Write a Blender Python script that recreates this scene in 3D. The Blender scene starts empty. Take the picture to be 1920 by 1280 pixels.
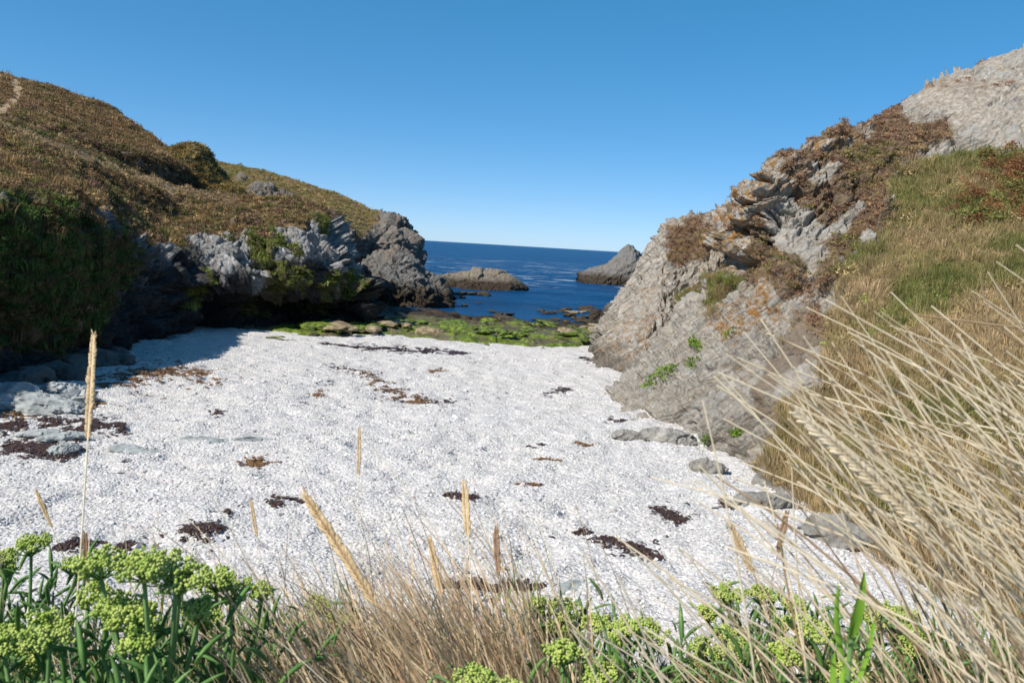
import bpy, math, random
import numpy as np
from mathutils import Matrix, Vector

R = math.radians
rng = np.random.default_rng(7)
random.seed(7)
scene = bpy.context.scene
COL = scene.collection

# ------------------------------------------------------------------ camera
FPX = 1493.0                       # focal length in photograph pixels (1920 wide)
PITCH = math.atan(179.7 / FPX)
ROLL = math.atan(25.0 / 425.0)
SEA = 0.0
CAM = np.array([0.0, 0.0, 8.3])
F0 = np.array([0, math.cos(PITCH), -math.sin(PITCH)])
U0 = np.array([0, math.sin(PITCH), math.cos(PITCH)])
X0 = np.array([1.0, 0, 0])
XR = X0 * math.cos(ROLL) + U0 * math.sin(ROLL)
UR = -X0 * math.sin(ROLL) + U0 * math.cos(ROLL)
cd = bpy.data.cameras.new("camera")
cam = bpy.data.objects.new("camera", cd)
COL.objects.link(cam)
cd.sensor_width = 36.0
cd.lens = 36.0 * FPX / 1920.0
cd.clip_start = 0.05
cd.clip_end = 60000
cd.dof.use_dof = True
cd.dof.focus_distance = 30.0
cd.dof.aperture_fstop = 14.0
m = Matrix(((XR[0], UR[0], -F0[0], CAM[0]), (XR[1], UR[1], -F0[1], CAM[1]),
            (XR[2], UR[2], -F0[2], CAM[2]), (0, 0, 0, 1)))
cam.matrix_world = m
scene.camera = cam

# ------------------------------------------------------------------ light
SUN_EL = R(46)
SUN_AZ = R(-38)                      # degrees forward of due left
to_sun = Vector((-math.cos(SUN_EL) * math.cos(SUN_AZ), math.cos(SUN_EL) * math.sin(SUN_AZ), math.sin(SUN_EL)))
world = bpy.data.worlds.new("World")
scene.world = world
world.use_nodes = True
wn = world.node_tree.nodes
wl = world.node_tree.links
sky = wn.new("ShaderNodeTexSky")
sky.sky_type = 'NISHITA'
sky.sun_disc = False
sky.sun_elevation = SUN_EL
sky.sun_rotation = math.atan2(to_sun.x, to_sun.y)
sky.altitude = 0
sky.air_density = 0.5
sky.dust_density = 0.2
sky.ozone_density = 10.0
hsv = wn.new("ShaderNodeHueSaturation")
hsv.inputs['Saturation'].default_value = 1.18
wl.new(sky.outputs[0], hsv.inputs['Color'])
gmm = wn.new('ShaderNodeGamma')
gmm.inputs['Gamma'].default_value = 0.6
wl.new(hsv.outputs[0], gmm.inputs['Color'])
wl.new(gmm.outputs[0], wn['Background'].inputs['Color'])
wn['Background'].inputs['Strength'].default_value = 0.15
sl = bpy.data.lights.new("sun", 'SUN')
sun = bpy.data.objects.new("sun", sl)
COL.objects.link(sun)
sl.energy = 3.45
sl.angle = R(0.53)
sl.color = (1.0, 0.94, 0.85)
sun.rotation_euler = to_sun.to_track_quat('Z', 'Y').to_euler()
sun.location = (-40, 0, 60)
scene.view_settings.view_transform = 'Standard'
scene.view_settings.look = 'None'
scene.view_settings.exposure = 1.0
scene.view_settings.gamma = 1.0

# ------------------------------------------------------------------ helpers: projection
def at(px, py, d):
    px = np.asarray(px, float); py = np.asarray(py, float); d = np.asarray(d, float)
    v = F0 + ((px - 960) / FPX)[..., None] * XR - ((py - 640) / FPX)[..., None] * UR
    return CAM + d[..., None] * v

def proj(P):
    q = P - CAM
    d = np.maximum(q @ F0, 0.05)
    return 960 + FPX * (q @ XR) / d, 640 - FPX * (q @ UR) / d, d

BY = np.array([-10, 4, 8, 12, 20, 30, 45, 60, 66, 75, 92, 110, 160])
BZ = np.array([-4.6, -4.9, -5.2, -5.5, -5.95, -6.55, -7.2, -7.65, -7.85, -8.15, -8.8, -10., -13.]) + 8.3
_by = np.linspace(-10, 160, 3401)
_bz = np.interp(_by, BY, BZ)
_k = np.hanning(121); _k /= _k.sum()
_bz = np.convolve(np.pad(_bz, 60, mode='edge'), _k, 'valid')

def beach_z(x, y):
    z = np.interp(y, _by, _bz)
    return z + 0.05 * np.sin(x * .23 + y * .11) + 0.04 * np.sin(y * .31 - x * .17)

def on_beach(px, py):
    px = np.asarray(px, float); py = np.asarray(py, float)
    d = np.full(px.shape, 30.0)
    v = F0 + ((px - 960) / FPX)[..., None] * XR - ((py - 640) / FPX)[..., None] * UR
    for _ in range(30):
        P = CAM + d[..., None] * v
        zt = beach_z(P[..., 0], P[..., 1])
        dn = (zt - CAM[2]) / np.minimum(v[..., 2], -0.01)
        d = .5 * d + .5 * np.clip(dn, 3, 130)
    P = CAM + d[..., None] * v
    P[..., 2] = beach_z(P[..., 0], P[..., 1])
    return P

# ------------------------------------------------------------------ helpers: noise
def _h(ix, iy, iz, s):
    with np.errstate(over='ignore'):
        h = ix.astype(np.uint32) * np.uint32(374761393) + iy.astype(np.uint32) * np.uint32(668265263) \
            + iz.astype(np.uint32) * np.uint32(2147483647 - 1013904223) + np.uint32(s * 974711 + 12345)
        h = (h ^ (h >> np.uint32(13))) * np.uint32(1274126177)
        h = (h ^ (h >> np.uint32(16))) * np.uint32(2246822519)
        h = h ^ (h >> np.uint32(15))
    return h

def _f(h):
    return (h & np.uint32(0xFFFFFF)).astype(np.float32) / np.float32(0xFFFFFF)

def vnoise(p, s=0):
    p = np.asarray(p, np.float32)
    i = np.floor(p).astype(np.int32)
    f = p - i
    f = f * f * f * (f * (f * 6 - 15) + 10)
    i = i.astype(np.int64)
    r = 0
    for a in (0, 1):
        wa = f[:, 0] if a else 1 - f[:, 0]
        for b in (0, 1):
            wb = f[:, 1] if b else 1 - f[:, 1]
            for c in (0, 1):
                wc = f[:, 2] if c else 1 - f[:, 2]
                r = r + wa * wb * wc * _f(_h(i[:, 0] + a, i[:, 1] + b, i[:, 2] + c, s))
    return r * 2 - 1

def fbm(p, o=4, s=0, lac=2.03, g=0.5):
    r = 0; a = 1.0
    p = np.asarray(p, np.float32)
    for k in range(o):
        r = r + a * vnoise(p + 17.3 * k, s + k)
        p = p * lac; a *= g
    return r

def facets(p, s=0):
    """angular blocks: every cell is a tilted plane of its own; returns displacement about -1..1 and cell random"""
    p = np.asarray(p, np.float32)
    b = np.floor(p - .5).astype(np.int64)
    best = np.full(len(p), 1e9, np.float32); second = best.copy()
    out = np.zeros(len(p), np.float32); rnd = np.zeros(len(p), np.float32)
    for a in (0, 1):
        for bb in (0, 1):
            for c in (0, 1):
                ix, iy, iz = b[:, 0] + a, b[:, 1] + bb, b[:, 2] + c
                h1 = _h(ix, iy, iz, s); h2 = _h(ix, iy, iz, s + 101); h3 = _h(ix, iy, iz, s + 202)
                c0 = ix + .12 + .76 * _f(h1); c1 = iy + .12 + .76 * _f(h2); c2 = iz + .12 + .76 * _f(h3)
                dx, dy, dz = p[:, 0] - c0, p[:, 1] - c1, p[:, 2] - c2
                dd = dx * dx + dy * dy + dz * dz
                mk = dd < best
                k1 = _f(h1 >> np.uint32(7)) * 2 - 1; k2 = _f(h2 >> np.uint32(7)) * 2 - 1; k3 = _f(h3 >> np.uint32(7)) * 2 - 1
                o = _f(_h(ix, iy, iz, s + 303)) * 2 - 1
                val = .55 * o + 1.1 * (k1 * dx + k2 * dy + k3 * dz)
                out = np.where(mk, val, out); rnd = np.where(mk, o, rnd)
                second = np.where(mk, best, np.minimum(second, dd)); best = np.where(mk, dd, best)
    return out, np.sqrt(second) - np.sqrt(best)

def strata(p, axis, along, thin=1.0, longf=0.33):
    """rock coordinates squeezed along the bedding normal"""
    n = np.array(axis, float); n /= np.linalg.norm(n)
    a = np.array(along, float); a -= n * (a @ n); a /= np.linalg.norm(a)
    b = np.cross(n, a)
    return np.stack([p @ n * thin, p @ a * longf, p @ b * (longf * 1.6)], 1)

def rock_disp(p, st, amp=1.0, s=0, big=2.6):
    w = p + .30 * np.stack([fbm(p * .5, 3, s + 50), fbm(p * .5, 3, s + 60), fbm(p * .5, 3, s + 70)], 1)
    q = strata(w, *st)
    f1, e1 = facets(q / big, s + 1)
    f2, e2 = facets(q / (big * .36), s + 2)
    f3, e3 = facets(q / (big * .14), s + 3)
    f4, _ = facets(w / (big * .085), s + 6)
    # bedding: each layer stands a little prouder or further back than the next
    lay = q[:, 0] * 2.3 / big * 2.5 + .5 * fbm(p * .35, 2, s + 8)
    k = np.floor(lay); fr = lay - k
    h0 = _f(_h(k.astype(np.int64), (0 * k).astype(np.int64), (0 * k).astype(np.int64), s + 9)) - .5
    h1 = _f(_h(k.astype(np.int64) + 1, (0 * k).astype(np.int64), (0 * k).astype(np.int64), s + 9)) - .5
    bed = h0 + (h1 - h0) * sstep(fr, .86, 1.0)
    patchy = .5 + .5 * np.clip(1 + fbm(p * .22, 2, s + 12) * 1.5, 0, 1.6)
    return amp * (big * .20 * f1 + big * .14 * f2 * patchy + big * .075 * f3 * patchy + .022 * big * f4 + .12 * big * bed * patchy
                  - .13 * big * np.exp(-(e1 / .045) ** 2) - .06 * big * np.exp(-(e2 / .06) ** 2) * patchy - .025 * big * np.exp(-(e3 / .09) ** 2)
                  + .03 * fbm(p * 3.1, 3, s + 5))

# ------------------------------------------------------------------ helpers: regions
def poly_sd(px, py, poly):
    """signed distance in photograph pixels, positive inside"""
    poly = np.array(poly, float)
    d = np.full(px.shape, 1e9); ins = np.zeros(px.shape, bool)
    n = len(poly)
    for i in range(n):
        a = poly[i]; b = poly[(i + 1) % n]
        e = b - a
        t = np.clip(((px - a[0]) * e[0] + (py - a[1]) * e[1]) / (e @ e), 0, 1)
        d = np.minimum(d, np.hypot(px - a[0] - t * e[0], py - a[1] - t * e[1]))
        c = ((a[1] > py) != (b[1] > py)) & (px < (b[0] - a[0]) * (py - a[1]) / (b[1] - a[1] + 1e-9) + a[0])
        ins ^= c
    return np.where(ins, d, -d)

def line_d(px, py, line):
    line = np.array(line, float)
    d = np.full(px.shape, 1e9)
    for a, b in zip(line[:-1], line[1:]):
        e = b - a
        t = np.clip(((px - a[0]) * e[0] + (py - a[1]) * e[1]) / (e @ e), 0, 1)
        d = np.minimum(d, np.hypot(px - a[0] - t * e[0], py - a[1] - t * e[1]))
    return d

def sstep(x, a, b):
    t = np.clip((x - a) / (b - a), 0, 1)
    return t * t * (3 - 2 * t)

# ------------------------------------------------------------------ helpers: meshes
def mesh_from(name, V, Fq, smooth=True):
    V = np.asarray(V, np.float32); me = bpy.data.meshes.new(name)
    Fq = np.asarray(Fq, np.int32)
    k = Fq.shape[1]
    me.vertices.add(len(V)); me.vertices.foreach_set("co", V.ravel())
    me.loops.add(Fq.size); me.loops.foreach_set("vertex_index", Fq.ravel())
    me.polygons.add(len(Fq)); me.polygons.foreach_set("loop_start", np.arange(0, Fq.size, k, dtype=np.int32))
    me.polygons.foreach_set("loop_total", np.full(len(Fq), k, np.int32))
    me.update(calc_edges=True)
    me.polygons.foreach_set("use_smooth", np.full(len(Fq), smooth, bool))
    return me

def attr(me, name, a):
    at_ = me.attributes.new(name, 'FLOAT', 'POINT')
    at_.data.foreach_set("value", np.asarray(a, np.float32))

def link(name, me, mat, parent=None):
    o = bpy.data.objects.new(name, me)
    if mat is not None and len(me.materials) == 0: me.materials.append(mat)
    COL.objects.link(o)
    if parent: o.parent = parent
    return o

def tag(o, label=None, cat=None, group=None, kind=None):
    if label: o["label"] = label
    if cat: o["category"] = cat
    if group: o["group"] = group
    if kind: o["kind"] = kind
    return o

def empty(name, loc, label, cat, group=None):
    o = bpy.data.objects.new(name, None)
    COL.objects.link(o); o.location = loc
    return tag(o, label, cat, group)

def grid_faces(nu, nv):
    i = np.arange(nu * nv).reshape(nu, nv)
    return np.stack([i[:-1, :-1].ravel(), i[1:, :-1].ravel(), i[1:, 1:].ravel(), i[:-1, 1:].ravel()], 1)

def cr(P, t):
    """Catmull-Rom along axis 0"""
    n = P.shape[0]
    i = np.clip(np.floor(t).astype(int), 0, n - 2); f = (t - i)
    g = lambda k: P[np.clip(i + k, 0, n - 1)]
    p0, p1, p2, p3 = g(-1), g(0), g(1), g(2)
    f = f.reshape((-1,) + (1,) * (P.ndim - 1))
    return .5 * (2 * p1 + (p2 - p0) * f + (2 * p0 - 5 * p1 + 4 * p2 - p3) * f ** 2 + (3 * p1 - p0 - 3 * p2 + p3) * f ** 3)

def spaced(w, n):
    """parameter samples, more of them where the weight is larger"""
    w = np.asarray(w, float); c = np.concatenate([[0], np.cumsum(w)]); c /= c[-1]
    return np.interp(np.linspace(0, 1, n), c, np.arange(len(c)))

def loft(net, nu, nv, foot=1.2):
    net = np.array(net, float)
    W = at(net[..., 0], net[..., 1], net[..., 2])
    if foot:
        low = W[:, :1].copy(); low[..., 2] -= foot
        W = np.concatenate([low, W], 1)
    px, py, _ = proj(W.reshape(-1, 3)); px = np.clip(px, -150, 2070).reshape(W.shape[:2]); py = np.clip(py, -100, 1300).reshape(W.shape[:2])
    du = np.hypot(np.diff(px, axis=0), np.diff(py, axis=0)).mean(1) + 12
    dv = np.hypot(np.diff(px, axis=1), np.diff(py, axis=1)).mean(0) + 12
    dv[-1] *= .35
    P = cr(W, spaced(du, nu))
    P = cr(P.swapaxes(0, 1), spaced(dv, nv)).swapaxes(0, 1)
    return P

def normals(P, flip=False):
    n = np.cross(np.gradient(P, axis=0), np.gradient(P, axis=1))
    n /= np.linalg.norm(n, axis=2, keepdims=True) + 1e-9
    return -n if flip else n

def outward(P):
    N = normals(P)
    c = CAM - P
    mid = (N * c).sum(2)
    return -N if np.median(mid) < 0 else N

def tri_ico(sub):
    import bmesh
    bm = bmesh.new(); bmesh.ops.create_icosphere(bm, subdivisions=sub, radius=1.0)
    V = np.array([v.co[:] for v in bm.verts]); Fc = np.array([[v.index for v in f.verts] for f in bm.faces])
    bm.free(); return V, Fc

def tube(pts, rad, sides=5, closed=True):
    pts = np.asarray(pts, float); n = len(pts); rad = np.broadcast_to(rad, (n,))
    t = np.gradient(pts, axis=0); t /= np.linalg.norm(t, axis=1, keepdims=True) + 1e-9
    ref = np.array([0, 0, 1.0]) if abs(t[:, 2]).mean() < .8 else np.array([0, 1.0, 0])
    a = np.cross(t, ref); a /= np.linalg.norm(a, axis=1, keepdims=True) + 1e-9
    b = np.cross(t, a)
    th = np.arange(sides) * 2 * math.pi / sides
    V = pts[:, None] + rad[:, None, None] * (np.cos(th)[None, :, None] * a[:, None] + np.sin(th)[None, :, None] * b[:, None])
    i = np.arange(n * sides).reshape(n, sides); j = np.roll(i, -1, 1)
    Fq = np.stack([i[:-1].ravel(), j[:-1].ravel(), j[1:].ravel(), i[1:].ravel()], 1)
    return V.reshape(-1, 3), Fq

class MB:
    """collects pieces of one mesh (all quads; triangles repeat their last corner are avoided by separate lists)"""
    def __init__(s): s.V = []; s.F = []; s.n = 0
    def add(s, V, Fc):
        s.V.append(np.asarray(V, float)); s.F += [tuple(int(k) + s.n for k in f) for f in Fc]; s.n += len(V)
    def mesh(s, name, smooth=True):
        V = np.concatenate(s.V)
        me = bpy.data.meshes.new(name); me.from_pydata(V.tolist(), [], s.F); me.update()
        me.polygons.foreach_set("use_smooth", np.full(len(me.polygons), smooth, bool))
        return me

def scatter(name, P, rot, scl, tint, protos, mat, label, cat='ground cover', kind="stuff"):
    """one object: instances of small prototype shapes on many points (geometry nodes)"""
    V = []; Fc = []; pid = []; n = 0
    for k, (pv, pf) in enumerate(protos):
        V.append(np.asarray(pv, float)); Fc += [tuple(int(q) + n for q in f) for f in pf]; pid += [k + 1] * len(pv); n += len(pv)
    V.append(np.asarray(P, float)); pid += [0] * len(P)
    V = np.concatenate(V)
    me = bpy.data.meshes.new(name); me.from_pydata(V.tolist(), [], Fc); me.update()
    N = len(V)
    a = me.attributes.new("pid", 'INT', 'POINT'); a.data.foreach_set("value", np.array(pid, np.int32))
    for nm, arr in (("rot", rot), ("scl", scl), ("tint", tint)):
        full = np.zeros((N, 3), np.float32); full[n:] = arr
        a = me.attributes.new(nm, 'FLOAT_VECTOR', 'POINT'); a.data.foreach_set("vector", full.ravel())
    me.materials.append(mat)
    o = bpy.data.objects.new(name, me); COL.objects.link(o)
    tag(o, label, cat, None, kind)
    g = bpy.data.node_groups.new(name + "_nodes", 'GeometryNodeTree')
    g.interface.new_socket("Geometry", in_out='INPUT', socket_type='NodeSocketGeometry')
    g.interface.new_socket("Geometry", in_out='OUTPUT', socket_type='NodeSocketGeometry')
    nd, lk = g.nodes, g.links
    gi = nd.new('NodeGroupInput'); go = nd.new('NodeGroupOutput')
    pa = nd.new('GeometryNodeInputNamedAttribute'); pa.data_type = 'INT'; pa.inputs['Name'].default_value = 'pid'
    def sep(k):
        c = nd.new('FunctionNodeCompare'); c.data_type = 'INT'; c.operation = 'EQUAL'
        lk.new(pa.outputs['Attribute'], c.inputs[2]); c.inputs[3].default_value = k
        s = nd.new('GeometryNodeSeparateGeometry'); s.domain = 'POINT'
        lk.new(gi.outputs[0], s.inputs['Geometry']); lk.new(c.outputs[0], s.inputs['Selection'])
        return s.outputs['Selection']
    gti = nd.new('GeometryNodeGeometryToInstance')
    for k in range(len(protos)): lk.new(sep(k + 1), gti.inputs[0])
    iop = nd.new('GeometryNodeInstanceOnPoints')
    lk.new(sep(0), iop.inputs['Points']); lk.new(gti.outputs[0], iop.inputs['Instance'])
    iop.inputs['Pick Instance'].default_value = True
    ra = nd.new('GeometryNodeInputNamedAttribute'); ra.data_type = 'FLOAT_VECTOR'; ra.inputs['Name'].default_value = 'rot'
    e2r = nd.new('FunctionNodeEulerToRotation'); lk.new(ra.outputs['Attribute'], e2r.inputs[0]); lk.new(e2r.outputs[0], iop.inputs['Rotation'])
    sa = nd.new('GeometryNodeInputNamedAttribute'); sa.data_type = 'FLOAT_VECTOR'; sa.inputs['Name'].default_value = 'scl'
    lk.new(sa.outputs['Attribute'], iop.inputs['Scale'])
    lk.new(iop.outputs[0], go.inputs[0])
    md = o.modifiers.new("scatter", 'NODES'); md.node_group = g
    return o

# ------------------------------------------------------------------ materials
def new_mat(name):
    mt = bpy.data.materials.new(name); mt.use_nodes = True
    nt = mt.node_tree; b = nt.nodes['Principled BSDF']
    b.inputs['Roughness'].default_value = .85
    b.inputs['Specular IOR Level'].default_value = .25
    return mt, nt, b

class NT:
    def __init__(s, nt): s.nt = nt; s.n = nt.nodes; s.l = nt.links
    def pos(s, scale=(1, 1, 1), rot=(0, 0, 0)):
        g = s.n.new('ShaderNodeNewGeometry'); mp = s.n.new('ShaderNodeMapping')
        mp.inputs['Scale'].default_value = scale; mp.inputs['Rotation'].default_value = rot
        s.l.new(g.outputs['Position'], mp.inputs['Vector']); return mp.outputs[0]
    def bedded(s, rot, long=1.7, thin=.31):
        g = s.n.new('ShaderNodeNewGeometry'); mp = s.n.new('ShaderNodeMapping'); mp.vector_type = 'TEXTURE'
        mp.inputs['Scale'].default_value = (long, long, thin); mp.inputs['Rotation'].default_value = rot
        s.l.new(g.outputs['Position'], mp.inputs['Vector']); return mp.outputs[0]
    def noise(s, vec, scale, detail=5, rough=.55, dist=0):
        t = s.n.new('ShaderNodeTexNoise'); t.inputs['Scale'].default_value = scale; t.inputs['Detail'].default_value = detail
        t.inputs['Roughness'].default_value = rough; t.inputs['Distortion'].default_value = dist
        s.l.new(vec, t.inputs['Vector']); return t.outputs['Fac']
    def vor(s, vec, scale, feature='F1', out='Distance'):
        t = s.n.new('ShaderNodeTexVoronoi'); t.feature = feature; t.inputs['Scale'].default_value = scale
        s.l.new(vec, t.inputs['Vector']); return t.outputs[out]
    def ramp(s, fac, stops, interp='LINEAR'):
        r = s.n.new('ShaderNodeValToRGB'); r.color_ramp.interpolation = interp
        e = r.color_ramp.elements
        while len(e) > 1: e.remove(e[-1])
        e[0].position = stops[0][0]; e[0].color = (*stops[0][1], 1) if not np.isscalar(stops[0][1]) else (stops[0][1],) * 3 + (1,)
        for p, c in stops[1:]:
            k = e.new(p); k.color = (*c, 1) if not np.isscalar(c) else (c, c, c, 1)
        s.l.new(fac, r.inputs[0]); return r.outputs[0]
    def mix(s, fac, a, b, mode='MIX'):
        x = s.n.new('ShaderNodeMix'); x.data_type = 'RGBA'; x.blend_type = mode; x.clamp_factor = True
        for sock, v in ((x.inputs[0], fac), (x.inputs[6], a), (x.inputs[7], b)):
            if isinstance(v, (int, float)): sock.default_value = v
            elif isinstance(v, tuple): sock.default_value = (*v, 1)
            else: s.l.new(v, sock)
        return x.outputs[2]
    def math(s, op, a, b=None, clamp=False):
        x = s.n.new('ShaderNodeMath'); x.operation = op; x.use_clamp = clamp
        for sock, v in ((x.inputs[0], a), (x.inputs[1], b)):
            if v is None: continue
            if isinstance(v, (int, float)): sock.default_value = v
            else: s.l.new(v, sock)
        return x.outputs[0]
    def attr(s, name, typ='GEOMETRY', out='Fac'):
        a = s.n.new('ShaderNodeAttribute'); a.attribute_name = name; a.attribute_type = typ; return a.outputs[out]
    def bump(s, h, strength, dist, normal=None):
        b = s.n.new('ShaderNodeBump'); b.inputs['Strength'].default_value = strength; b.inputs['Distance'].default_value = dist
        s.l.new(h, b.inputs['Height'])
        if normal is not None: s.l.new(normal, b.inputs['Normal'])
        return b.outputs[0]

def cliff_material(name, grey=(.36, .35, .315), dark=(.11, .104, .09), pale=(.58, .555, .50), tide=2.2, srot=(0.06, -0.66, 0.0), scale=1.0):
    mt, nt, b = new_mat(name); t = NT(nt)
    p = t.pos(); ps = t.bedded(srot)
    n1 = t.noise(p, .45 * scale, 8, .62, .4); n2 = t.noise(ps, .9 * scale, 8, .6, .5); n3 = t.noise(p, 5 * scale, 6, .65); n4 = t.noise(p, 1.6 * scale, 6, .6, .8)
    base = t.ramp(n2, [(.33, dark), (.45, grey), (.56, grey), (.66, pale)])
    warm = t.ramp(n1, [(.36, (.26, .215, .16)), (.62, (.235, .235, .23))])
    base = t.mix(.38, base, warm)
    base = t.mix(t.ramp(n3, [(.46, 0.), (.70, .6)]), base, pale)               # pale crusts of lichen
    base = t.mix(t.ramp(n4, [(.58, 0.), (.68, .5)]), base, dark)
    lich = t.math('MULTIPLY', t.attr('lichen'), t.ramp(t.noise(p, 2.3 * scale, 7, .7), [(.44, 0.), (.58, 1.)]))
    base = t.mix(lich, base, t.ramp(n3, [(.35, (.22, .095, .02)), (.65, (.33, .19, .06))]))
    # intertidal rock carries dark weed and barnacle crust by its height above the sea
    sp = nt.nodes.new('ShaderNodeSeparateXYZ'); nt.links.new(p, sp.inputs[0])
    hz = t.math('ADD', sp.outputs[2], t.math('MULTIPLY', t.math('SUBTRACT', n4, .5), 1.6))
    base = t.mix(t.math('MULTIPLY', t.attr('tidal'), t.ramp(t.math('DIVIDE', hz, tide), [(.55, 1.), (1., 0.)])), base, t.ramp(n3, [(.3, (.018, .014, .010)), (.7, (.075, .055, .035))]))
    base = t.mix(t.math('MULTIPLY', t.attr('black'), t.ramp(n4, [(.3, 1.), (.72, .75)])), base, t.ramp(n3, [(.3, (.010, .010, .011)), (.7, (.045, .043, .042))]))  # painted shade: turns the rock near-black wherever the mask is set
    scr = t.ramp(t.noise(p, 3.5, 8, .7), [(.32, (.20, .165, .125)), (.5, (.36, .31, .25)), (.68, (.56, .52, .46))])
    base = t.mix(t.attr('scree'), base, scr)
    soil = t.ramp(t.noise(p, 2.2, 8, .65), [(.3, (.085, .055, .034)), (.5, (.15, .10, .06)), (.7, (.21, .155, .09))])
    base = t.mix(t.attr('veg'), base, soil)
    gr = t.ramp(t.noise(p, 2.6, 8, .65), [(.3, (.05, .06, .015)), (.7, (.13, .12, .045))])
    base = t.mix(t.attr('green'), base, gr)
    base = t.mix(t.attr('path'), base, (.34, .25, .15))
    nt.links.new(base, b.inputs['Base Color'])
    h = t.math('ADD', t.math('MULTIPLY', t.vor(ps, 2.4 * scale), .4), t.math('MULTIPLY', t.noise(p, 5 * scale, 9, .75), .9))
    nt.links.new(t.bump(h, 1.0, .24 / scale), b.inputs['Normal'])
    b.inputs['Roughness'].default_value = .8
    return mt

MAT_ROCK = cliff_material("schist_rock")
MAT_ROCK_L = cliff_material("pale_schist_rock", grey=(.25, .26, .265), dark=(.06, .06, .064), pale=(.50, .50, .50), tide=4.6, srot=(.4, .5, 0))  # tide band set high: weed-dark rock plus shade painted on the left face
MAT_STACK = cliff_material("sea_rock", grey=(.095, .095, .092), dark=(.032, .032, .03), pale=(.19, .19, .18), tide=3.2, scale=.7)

def tint_material(name, rough=.75, transl=0.0, spec=.2, vary=.35):
    mt, nt, b = new_mat(name); t = NT(nt)
    c = t.attr('tint', 'INSTANCER', 'Color')
    n = t.noise(t.pos(), 9, 3)
    c2 = t.mix(vary, c, t.mix(1.0, c, t.ramp(n, [(.3, .45), (.7, 1.6)]), 'MULTIPLY'))
    nt.links.new(c2, b.inputs['Base Color'])
    b.inputs['Roughness'].default_value = rough; b.inputs['Specular IOR Level'].default_value = spec
    if transl:
        tr = nt.nodes.new('ShaderNodeBsdfTranslucent'); nt.links.new(c2, tr.inputs['Color'])
        mx = nt.nodes.new('ShaderNodeMixShader'); mx.inputs[0].default_value = transl
        nt.links.new(b.outputs[0], mx.inputs[1]); nt.links.new(tr.outputs[0], mx.inputs[2])
        nt.links.new(mx.outputs[0], nt.nodes['Material Output'].inputs['Surface'])
    return mt

MAT_TUFT = tint_material("tuft_foliage", transl=.25)
MAT_PEBBLE = tint_material("pebble_stone", rough=.7, spec=.3, vary=.3)

def plain(name, c0, c1, scale=30, rough=.7, transl=0.0, bump=0.0, spec=.25):
    mt, nt, b = new_mat(name); t = NT(nt)
    n = t.noise(t.pos(), scale, 5)
    c = t.ramp(n, [(.32, c0), (.68, c1)])
    nt.links.new(c, b.inputs['Base Color'])
    b.inputs['Roughness'].default_value = rough; b.inputs['Specular IOR Level'].default_value = spec
    if bump: nt.links.new(t.bump(n, .6, bump), b.inputs['Normal'])
    if transl:
        tr = nt.nodes.new('ShaderNodeBsdfTranslucent'); nt.links.new(c, tr.inputs['Color'])
        mx = nt.nodes.new('ShaderNodeMixShader'); mx.inputs[0].default_value = transl
        nt.links.new(b.outputs[0], mx.inputs[1]); nt.links.new(tr.outputs[0], mx.inputs[2])
        nt.links.new(mx.outputs[0], nt.nodes['Material Output'].inputs['Surface'])
    return mt

MAT_STRAW = plain("dry_straw", (.80, .66, .44), (.94, .83, .62), 25, .6, .2)
MAT_STRAW_D = plain("brown_straw", (.30, .19, .10), (.50, .36, .21), 25, .65, .2)
MAT_SEED = plain("seed_husk", (.50, .35, .18), (.74, .57, .34), 120, .7, .15)
MAT_SEED_D = plain("dark_seed_husk", (.16, .09, .05), (.33, .21, .12), 120, .7)
MAT_UMBEL = plain("umbel_green", (.24, .36, .05), (.52, .58, .18), 60, .6, .15)
MAT_STEM = plain("samphire_stem", (.11, .22, .06), (.22, .36, .13), 20, .5, .1)
MAT_LEAF = plain("samphire_leaf", (.07, .16, .04), (.16, .30, .08), 25, .5, .2)
MAT_SHOOT = plain("fresh_green_leaf", (.16, .34, .03), (.30, .50, .07), 15, .5, .3)
MAT_WEED = plain("dark_seaweed", (.022, .012, .010), (.075, .040, .028), 14, .5, spec=.4)
MAT_WEED_B = plain("brown_seaweed", (.075, .035, .015), (.24, .13, .05), 9, .6, spec=.35)
MAT_SLAB = plain("grey_slab", (.15, .165, .165), (.36, .38, .375), 2.2, .75, bump=.05)
MAT_SAMPH_CLIFF = plain("cliff_plant_leaf", (.10, .20, .02), (.24, .33, .05), 6, .6, .25)

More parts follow.
